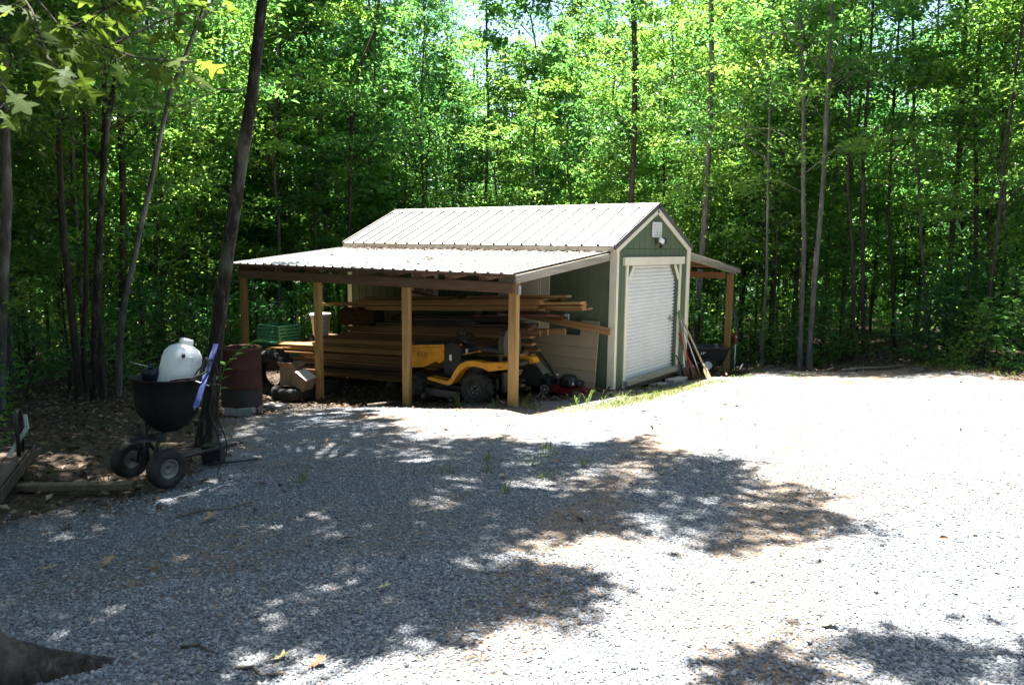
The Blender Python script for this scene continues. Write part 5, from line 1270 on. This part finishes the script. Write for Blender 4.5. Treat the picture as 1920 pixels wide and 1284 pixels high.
# white emblem on the tub side: slanted, two joined letter shapes
def text_obj(body, name, mat, parent, size, loc, rot, shear=0.0, ext=.001):
    c = bpy.data.curves.new(name, 'FONT'); c.body = body; c.size = size; c.extrude = ext; c.shear = shear; c.align_x = 'CENTER'; c.align_y = 'CENTER'; c.offset = .003
    tmp = bpy.data.objects.new('tmp', c); COL.objects.link(tmp); dg = bpy.context.evaluated_depsgraph_get()
    me = bpy.data.meshes.new_from_object(tmp.evaluated_get(dg)); bpy.data.objects.remove(tmp); me.materials.clear(); me.materials.append(mat)
    o = link(bpy.data.objects.new(name, me), parent); o.location = loc; o.rotation_euler = rot; return o
text_obj('FP', 'emblem', WHITE, tb, .105, (-.10, -.289, .45), (R(90) - .31, 0, 0), .35)
HOSE = simple('hose_green', (.02, .075, .055), .4, var=.2)
m = MB(); rh = random.Random(4)
for k in range(5):
    cx, w_ = rh.uniform(-.015, .02), rh.uniform(.10, .17)
    m.tube([(cx + w_ * math.sin(a), (k - 2) * .02 + .02 * math.sin(2 * a), -.62 + (.62 + rh.uniform(-.0, .03)) * math.cos(a) * (1 if math.cos(a) > 0 else .98 + .05 * k)) for a in [2 * math.pi * i / 26 for i in range(26)]], .011, 7, closed=True)
o = tag(m.build('garden_hose', HOSE), 'dark green garden hose coiled over a hook behind the right corner post', 'hose'); o.location = (5.98, .08, .92); o.rotation_euler = (0, 0, -.95)
m = MB(); m.tube([(5.84, .08, .90), (5.93, .08, .90), (6.0, .08, .88), (6.03, .08, .93)], .012, 6); m.build('hose_hook', STEEL, shed)
sp = thing('pole_pruner', 'red headed pole pruner with a white pole standing by the right corner post', 'pruner', (5.92, -.06, gzf(5.92, -.06)))
m = MB(); m.tube([(0, 0, 0), (0, .01, .62)], .011, 8); m.build('pole', WHITE, sp)
m = MB(); m.box((.0, .01, .72), (.05, .05, .24), None, .012); m.box((-.03, .01, .78), (.09, .04, .07), None, .012); m.tube([(.02, .01, .82), (.03, .01, .95)], .012, 8); hd = m.build('head', GRIPR, sp)
m = MB(); m.tube([(-.035, .0, .76), (-.02, -.03, .78)], .014, 8); m.tube([(.02, 0, .61), (.05, 0, .58)], .012, 6); m.build('nozzle', WHITE, sp)
m = MB(); m.box((0, 0, 0), (.03, .03, .16), None, .006); o = tag(m.build('paint_stick', WHITE), 'small white stake stuck in the ground right of the corner post', 'stake'); o.location = (6.28, -.10, gzf(6.28, -.1) + .05); o.rotation_euler = (.2, .6, 0)

# ------------------------------------------------------------------ rusty drum, tyres, boxes at the far end of the lean-to
RUSTD = NT('drum_rust'); co = RUSTD.coord('Object'); nz = RUSTD.noise(co, 5, 6, .7); n2 = RUSTD.noise(co, 1.6, 3, .6)
RUSTD = RUSTD.done(RUSTD.bsdf(RUSTD.mix(.45, RUSTD.ramp(nz, [(.3, (.045, .015, .010)), (.55, (.085, .03, .02)), (.8, (.13, .06, .036))]), RUSTD.ramp(n2, [(.35, (.03, .015, .013)), (.7, (.10, .032, .02))])), .75, .1, .3, RUSTD.bump(nz, .3, .008)))
dr = thing('drum', 'rusty red brown steel burn drum standing on concrete blocks beside the leaning trunk', 'drum', (-4.55, 3.72, gzf(-4.55, 3.72) + .10), .4)
m = MB(); m.lathe([(.27, 0), (.285, .005), (.29, .03), (.285, .05), (.285, .28), (.292, .295), (.285, .31), (.285, .56), (.292, .575), (.285, .59), (.285, .83), (.292, .845), (.292, .87), (.283, .875), (.277, .86), (.277, .04), (.0, .035)], 40); m.lathe([(0, .004), (.27, 0)], 40); m.build('barrel', RUSTD, dr)
DARKR = simple('burnt_steel', (.035, .026, .022), .8, var=.4, scale=9)
m = MB(); m.lathe([(.2885, .035), (.2885, .27)], 40); m.build('burnt_band', DARKR, dr)
m = MB(); a0 = 3.6
for i in range(5):
    a = a0 + i * .11; b = a + .11
    m.add([(.2905 * math.cos(a), .2905 * math.sin(a), .07 + .015 * (i % 2)), (.2905 * math.cos(b), .2905 * math.sin(b), .07), (.2905 * math.cos(b), .2905 * math.sin(b), .20 + .02 * ((i + 1) % 3)), (.2905 * math.cos(a), .2905 * math.sin(a), .20 + .02 * (i % 3))], [(0, 1, 2, 3)])
m.build('air_hole', BLACKP, dr)
m = MB(); m.box((.25, -.165, .24), (.004, .05, .05), (0, 0, -.6)); m.build('sticker', PALE, dr)
for x, y, rz_, lab in ((-4.68, 3.58, .6, 'grey concrete block under the front of the rusty drum'), (-4.38, 3.86, .6, 'grey concrete block under the back of the rusty drum'), (-4.05, 3.62, .2, 'loose grey concrete block right of the rusty drum')):
    m = MB(); m.box((0, 0, 0), (.40, .20, .12) if 'loose' not in lab else (.3, .2, .09), None, .01); o = tag(m.build('concrete_block', CONC), lab, 'concrete block'); o.location = (x, y, gzf(x, y) + .04); o.rotation_euler = (0, .02, rz_ - 1.5)
ty = thing('tractor_tyre', 'big black tractor tyre standing upright behind the rusty drum', 'tyre', (-2.86, 5.26, gzf(-2.86, 5.26) + .41), .25)
tyre_mesh(.42, .30, .25, ty, 'tyre_casing', 22)
ty = thing('car_tyre', 'black tyre lying flat under the cardboard boxes', 'tyre', (-2.86, 4.72, gzf(-2.86, 4.72) + .11)); ty.rotation_euler = (0, math.pi / 2, 0)
tyre_mesh(.36, .22, .2, ty, 'tyre_casing', 0)
ty = thing('car_tyre', 'black tyre lying flat beside the second post from the left', 'tyre', (-2.1, 4.85, gzf(-2.1, 4.85) + .10)); ty.rotation_euler = (0, math.pi / 2 + .05, 0)
tyre_mesh(.33, .2, .19, ty, 'tyre_casing', 0)
CARD = simple('cardboard', (.30, .20, .125), .85, var=.12, scale=4); CARD_SUN = simple('cardboard_sunlit', (.62, .56, .50), .8, var=.06)
def carton(lab, loc, rot, d, flaps=True):
    t_ = thing('cardboard_box', lab, 'box', loc, 0); t_.rotation_euler = rot
    m = MB(); th = .006; x, y, z = d
    m.box((0, 0, th / 2), (x, y, th)); m.box((-x / 2 + th / 2, 0, z / 2 + th), (th, y, z - th)); m.box((x / 2 - th / 2, 0, z / 2 + th), (th, y, z - th)); m.box((0, -y / 2 + th / 2, z / 2 + th), (x - 2 * th - .002, th, z - th)); m.box((0, y / 2 - th / 2, z / 2 + th), (x - 2 * th - .002, th, z - th)); m.build('carton', CARD, t_)
    if flaps:
        for sx, a in ((-1, .9), (1, -.5)):
            m = MB(); m.box((sx * x * .22, 0, 0), (x * .45, y - .01, .005)); f_ = m.build('flap', CARD, t_); f_.location = (sx * x / 2, 0, z + .004); f_.rotation_euler = (0, a if sx < 0 else a, 0)
    return t_
carton('open brown cardboard box with raised flaps on the lying tyre', (-2.84, 4.76, gzf(-2.84, 4.76) + .225), (0, 0, .35), (.28, .30, .33))
c_ = carton('tilted cardboard box with a bright sunlit side by the second post', (-2.84, 4.50, gzf(-2.84, 4.5) + .23), (.5, -.10, .15), (.26, .28, .24), False)
m = MB(); m.box((0, 0, .244), (.26, .28, .004)); m.build('lid', CARD_SUN, c_)  # sunlight on the box top painted as a paler cardboard
# white bucket and green crates at the far end of the pile
m = MB(); m.lathe([(0, 0), (.095, 0), (.10, .02), (.118, .05), (.145, .31), (.16, .315), (.165, .37), (.155, .375), (.145, .33), (.11, .02), (0, .015)], 28)
o = tag(m.build('plastic_bucket', simple('bucket_white', (.72, .72, .66), .5, var=.06)), 'white plastic bucket standing on the far end of the lumber pile', 'bucket'); o.location = (-.86, 6.33, zb(zB + .19, 6.33) - .05); o.scale = (1.35, 1.35, 1.3)
GRP = simple('crate_green', (.03, .16, .09), .5, var=.2)
def crate(lab, loc, d):
    t_ = MB(); x, y, z = d
    for zz in [i / 5 * z + .02 for i in range(6)]:
        t_.box((0, -y / 2, zz), (x, .012, z / 9)); t_.box((0, y / 2, zz), (x, .012, z / 9)); t_.box((-x / 2, 0, zz), (.012, y - .012, z / 9)); t_.box((x / 2, 0, zz), (.012, y - .012, z / 9))
    for sx in (-1, 1):
        for sy in (-1, 1): t_.box((sx * (x / 2 + .004), sy * (y / 2 + .004), z / 2), (.03, .03, z + .02))
    t_.box((0, 0, .012), (x - .014, y - .014, .012))
    o = tag(t_.build('plastic_crate', GRP), lab, 'crate'); o.location = loc; o.rotation_euler.z = .15; return o
g7 = gzf(-.75, 8.0)
crate('green slatted plastic crate behind the white bucket, upper of two', (-.70, 7.95, g7 + .62), (.62, .62, .36)); crate('dark green plastic crate at the bottom of the two behind the bucket', (-.70, 7.95, g7 + .29), (.60, .60, .32))
m = MB(); m.box((0, 0, 0), (.7, .7, .27), None, .01); o = tag(m.build('wooden_crate', LUM_D), 'dark wooden crate on the ground under the green crates', 'crate'); o.location = (-.70, 7.95, g7 + .145)

# ------------------------------------------------------------------ tow spreader with the sprayer tank in its hopper
sd0 = gzf(-7.65, .62); HOPB = simple('hopper_black', (.007, .007, .008), .6, var=.4, spec=.25)
ts = thing('tow_spreader', 'black tow-behind broadcast spreader with fat tyres loaded with junk beside the leaning trunk', 'spreader', (-7.66, .60, sd0 + .0), .08)
for sy, k in ((-1, 0), (1, 1)):
    w_ = thing('wheel', None, None, (0, sy * .27, .172), math.pi / 2); w_.parent = ts
    tyre_mesh(.172, .12, .085, w_, 'tyre', 0); rim_mesh(.085, .12, w_, simple('rim_grey', (.16, .155, .14), .5, .3, var=.3) if k == 0 else bpy.data.materials['rim_grey'], 'rim', 0, None, -1 if sy < 0 else 1, .3)
m = MB(); vs = []; fs = []
lev = [(.08, .08, .50), (.15, .15, .56), (.225, .22, .66), (.255, .245, .80), (.272, .26, .965), (.29, .28, .985), (.29, .28, .965), (.262, .25, .965), (.24, .232, .80), (.21, .205, .69), (.14, .14, .60), (.0, .0, .59)]
nn = 32
for a_, b_, z_ in lev:
    for k in range(nn):
        t_ = 2 * math.pi * k / nn; ex = .62
        vs.append((a_ * math.copysign(abs(math.cos(t_)) ** ex, math.cos(t_)), b_ * math.copysign(abs(math.sin(t_)) ** ex, math.sin(t_)), z_))
for i in range(len(lev) - 1):
    for k in range(nn): fs.append((i * nn + k, i * nn + (k + 1) % nn, (i + 1) * nn + (k + 1) % nn, (i + 1) * nn + k))
fs.append(tuple(range(nn))[::-1]); m.add(vs, fs, True); hop = m.build('hopper', HOPB, ts); hop.rotation_euler = (0, .06, 0); hop.location = (.10, -.12, -.03)
m = MB(); m.tube([(0, -.27, .172), (0, .27, .172)], .014, 8)
for sy in (-.12, .12): m.tube([(-.02, sy, .172), (.02, sy, .36), (.10, sy, .46), (.22, sy, .53), (.26, sy, .62), (.24, sy, .70)], .016, 8)
m.tube([(-.12, 0, .56), (.02, 0, .36), (.12, 0, .22), (.30, 0, .15), (.95, 0, .14)], .018, 8); m.tube([(0, 0, .17), (0, 0, .55)], .015, 8); m.build('frame', BLACKM, ts)
m = MB(); m.lathe([(0, .40), (.16, .40), (.165, .41), (.02, .425), (0, .43)], 24); [m.box((.09 * math.cos(a), .09 * math.sin(a), .42), (.13, .008, .03), (0, 0, a)) for a in (0, 1.57, 3.14, 4.71)]; m.build('spinner_plate', BLACKP, ts)
m = MB(); m.tube([(.26, -.1, .60), (.36, -.12, .72), (.46, -.12, .74)], .012, 7); m.build('control_lever', BLACKM, ts)
# white sprayer tank lying tipped in the hopper
TANKW = NT('tank_white'); nz = TANKW.noise(TANKW.coord('Object'), 4, 4, .6)
TANKW = TANKW.done(TANKW.bsdf(TANKW.ramp(nz, [(.3, (.62, .66, .66)), (.7, (.78, .80, .79))]), .4, 0, .5))
jt = thing('sprayer_tank', 'white plastic sprayer tank with a knob lid tipped in the black hopper', 'tank', (-7.47, .47, sd0 + .78)); jt.scale = (.98, .98, 1.1); jt.rotation_euler = (.05, .30, .1)
m = MB(); m.lathe([(0, .0), (.14, .0), (.165, .03), (.17, .12), (.168, .13), (.172, .14), (.172, .30), (.165, .35), (.13, .395), (.08, .42), (.075, .425), (.0, .425)], 36); m.build('tank_body', TANKW, jt)
m = MB(); m.lathe([(0, .42), (.062, .42), (.062, .455), (.05, .475), (0, .48)], 20); m.build('lid', WHITE, jt)
m = MB(); m.tube([(-.10, -.135, .33), (-.11, -.16, .33), (-.125, -.165, .345)], .015, 7); m.build('outlet_spout', BLACKP, jt)
# moulded marks on the tank's face: raised lines the same white as the tank
m = MB()
for a0_, a1_, z0_, z1_ in ((-1.9, -1.68, .33, .33), (-1.68, -1.68, .33, .25), (-1.9, -1.72, .26, .26), (-1.4, -1.15, .31, .31), (-1.4, -1.4, .31, .24), (-1.15, -1.15, .31, .24), (-1.75, -1.5, .16, .16), (-1.5, -1.5, .16, .10)):
    m.tube([(.172 * math.cos(a0_ + (a1_ - a0_) * i / 4), .172 * math.sin(a0_ + (a1_ - a0_) * i / 4), z0_ + (z1_ - z0_) * i / 4) for i in range(5)], .004, 5)
m.build('moulded_marks', TANKW, jt)
BLUEJ = simple('jug_blue', (.008, .009, .022), .45, var=.2)
m = MB(); m.box((0, 0, .13), (.13, .17, .26), None, .03); m.lathe([(0, .25), (.025, .25), (.025, .30), (0, .30)], 12); o = tag(m.build('jug', BLUEJ), 'dark blue jug standing behind the white tank in the hopper', 'jug'); o.location = (-7.58, .60, sd0 + .78); o.scale = (.9, .9, 1); o.rotation_euler = (.1, -.15, .3)
BLUEB = simple('bar_blue', (.045, .075, .30), .4, var=.1)
B0 = CAM + (cf + cr * (-593 / 1400) + cu * (-122 / 1400)) * 6.42; B1 = CAM + (cf + cr * (-555 / 1400) + cu * (-3 / 1400)) * 6.9
bb = thing('perforated_bar', 'blue perforated metal bar leaning from the hopper against the trunk', 'metal bar', B0)
bd = B1 - B0; ln_ = bd.length
m = MB(); sd_ = Vector((cr.x, cr.y, cr.z)); nrm_ = bd.normalized().cross(sd_).normalized()
m.bar((0, 0, 0), bd, .046, .006, nrm_); m.bar(-sd_ * .022 + nrm_ * .02, bd - sd_ * .022 + nrm_ * .02, .006, .036, nrm_); m.build('bar', BLUEB, bb)
m = MB()
for k in range(6):
    p_ = bd * (.28 + k * .11); m.tube([p_ - nrm_ * .0042, p_ + nrm_ * .0042], .0065, 8)
m.build('bolt_holes', BLACKP, bb)
def cable(name, lab, cat, pts, r_, mat):
    P_ = [Vector(p) for p in pts]; out = []
    for i in range(len(P_) - 1):
        p0 = P_[max(i - 1, 0)]; p1 = P_[i]; p2 = P_[i + 1]; p3 = P_[min(i + 2, len(P_) - 1)]
        for k in range(5):
            t_ = k / 5; out.append(.5 * ((2 * p1) + (p2 - p0) * t_ + (2 * p0 - 5 * p1 + 4 * p2 - p3) * t_ ** 2 + (3 * p1 - p0 - 3 * p2 + p3) * t_ ** 3))
    out.append(P_[-1]); m = MB(); m.tube(out, r_, 7); return tag(m.build(name, mat), lab, cat)
cable('hose', 'black rubber hose curling in front of the white tank', 'hose', [(-7.60, .46, sd0 + .86), (-7.56, .30, sd0 + .95), (-7.42, .19, sd0 + .97), (-7.29, .2, sd0 + 1.02), (-7.27, .24, sd0 + 1.12), (-7.32, .26, sd0 + .96), (-7.4, .26, sd0 + .85)], .011, RUBBER)
cable('wand', 'thin grey spray wand lying across the hopper rim', 'wand', [(-7.68, .78, sd0 + 1.08), (-7.5, .42, sd0 + .99), (-7.33, .12, sd0 + .89)], .006, STEEL)
cable('cable', 'long black cable hanging from the hopper rim to the gravel', 'cable', [(-7.36, .3, sd0 + .96), (-7.24, .22, sd0 + .86), (-7.26, .24, sd0 + .62), (-7.20, .22, sd0 + .40), (-7.19, .20, sd0 + .2), (-7.24, .18, sd0 + .06), (-7.26, .12, sd0 + .015)], .008, RUBBER)
cable('cable', 'second thinner black cable looping beside the long one', 'cable', [(-7.36, .32, sd0 + .95), (-7.22, .25, sd0 + 1.1), (-7.16, .22, sd0 + .9), (-7.18, .25, sd0 + .6), (-7.10, .24, sd0 + .3), (-7.1, .3, sd0 + .1)], .006, RUBBER)
ab = thing('metal_box', 'black metal ammunition style box on the ground at the foot of the leaning trunk', 'box', (-6.90, .78, gzf(-6.9, .78)), -.9)
m = MB(); m.box((0, 0, .09), (.19, .14, .16), None, .008); m.build('box_body', BLACKM, ab); m = MB(); m.box((0, 0, .178), (.20, .15, .022), None, .006); m.build('lid', BLACKM, ab); m = MB(); m.box((.05, -.075, .03), (.012, .012, .012), None, .003); m.build('clasp', STEEL, ab)
m = MB(); P_ = [(-7.05, .66), (-6.85, .56), (-6.62, .44)]; m.tube([(x, y, gzf(x, y) + .03) for x, y in P_], .012, 7); tag(m.build('steel_rod', BLACKM), 'thin black rod lying on the gravel beside the black box', 'rod')

# ------------------------------------------------------------------ left corner: trailer edge, pipe loop, bent bar, timber
TRW = wood('trailer_plank', ((.05, .035, .025), (.10, .075, .055), (.17, .13, .10)), (3, 14, 14), .85)
tr = thing('utility_trailer', 'corner of a rusty angle iron trailer with a black pipe loop at the left edge', 'trailer', (-8.02, 2.06, gzf(-8.02, 2.06)), math.atan2(.95 - 2.09, -8.71 + 8.02))
# local x runs from the far corner towards the viewpoint
m = MB(); m.box((.75, .03, .20), (1.5, .012, .10)); m.box((.75, .005, .155), (1.5, .05, .012)); m.build('side_rail', simple('rail_rust', (.09, .065, .05), .7, .3, var=.3), tr)
m = MB(); m.box((-.0, -.72, .20), (.05, 1.5, .09)); m.build('end_rail', bpy.data.materials['rail_rust'], tr)
for k in range(5): m = MB(); m.box((.75, -.09 - k * .15, .20), (1.48, .14, .035), None, .004); m.build('deck_board', TRW, tr)
m = MB(); m.tube([(.10, -.06, .22), (.10, -.06, .56), (.13, -.06, .62), (.19, -.06, .64), (.25, -.06, .62), (.28, -.06, .56), (.28, -.06, .22)], .018, 10); m.build('pipe_loop', BLACKM, tr)
m = MB(); m.box((.9, -.4, .08), (.05, .5, .06)); m.tube([(.75, -.75, .09), (.75, .0, .09)], .02, 8); m.build('axle', BLACKM, tr)
w_ = MB(); w_.lathe([(0, -.08), (.12, -.08), (.18, -.06), (.18, .06), (.12, .08), (0, .08)], 24, (.9, -.88, .18), 'Y'); w_.build('wheel', RUBBER, tr)
BARW = simple('bar_pale_green', (.42, .48, .44), .5, var=.1)
m = MB(); b0, b1, b2 = Vector((-8.33, 1.98, .24)), Vector((-8.135, 1.84, .62)), Vector((-8.14, 1.85, .745)); m.bar(b0, b1, .035, .012, (.8, .58, 0)); m.bar(b1 - Vector((0, 0, .012)), b2, .033, .012, (.8, .58, 0)); tag(m.build('bent_bar', BARW), 'pale green bent flat bar propped up behind the black pipe loop', 'metal bar')
m = MB(); a_, b_ = Vector((-8.44, 1.33, gzf(-8.44, 1.33) + .02)), Vector((-7.84, .52, gzf(-7.84, .52) + .02)); m.bar(a_, b_, .09, .07, (0, 0, 1), .01); tag(m.build('landscape_timber', SKID), 'dark squared timber lying in the leaf litter behind the spreader wheels', 'timber')
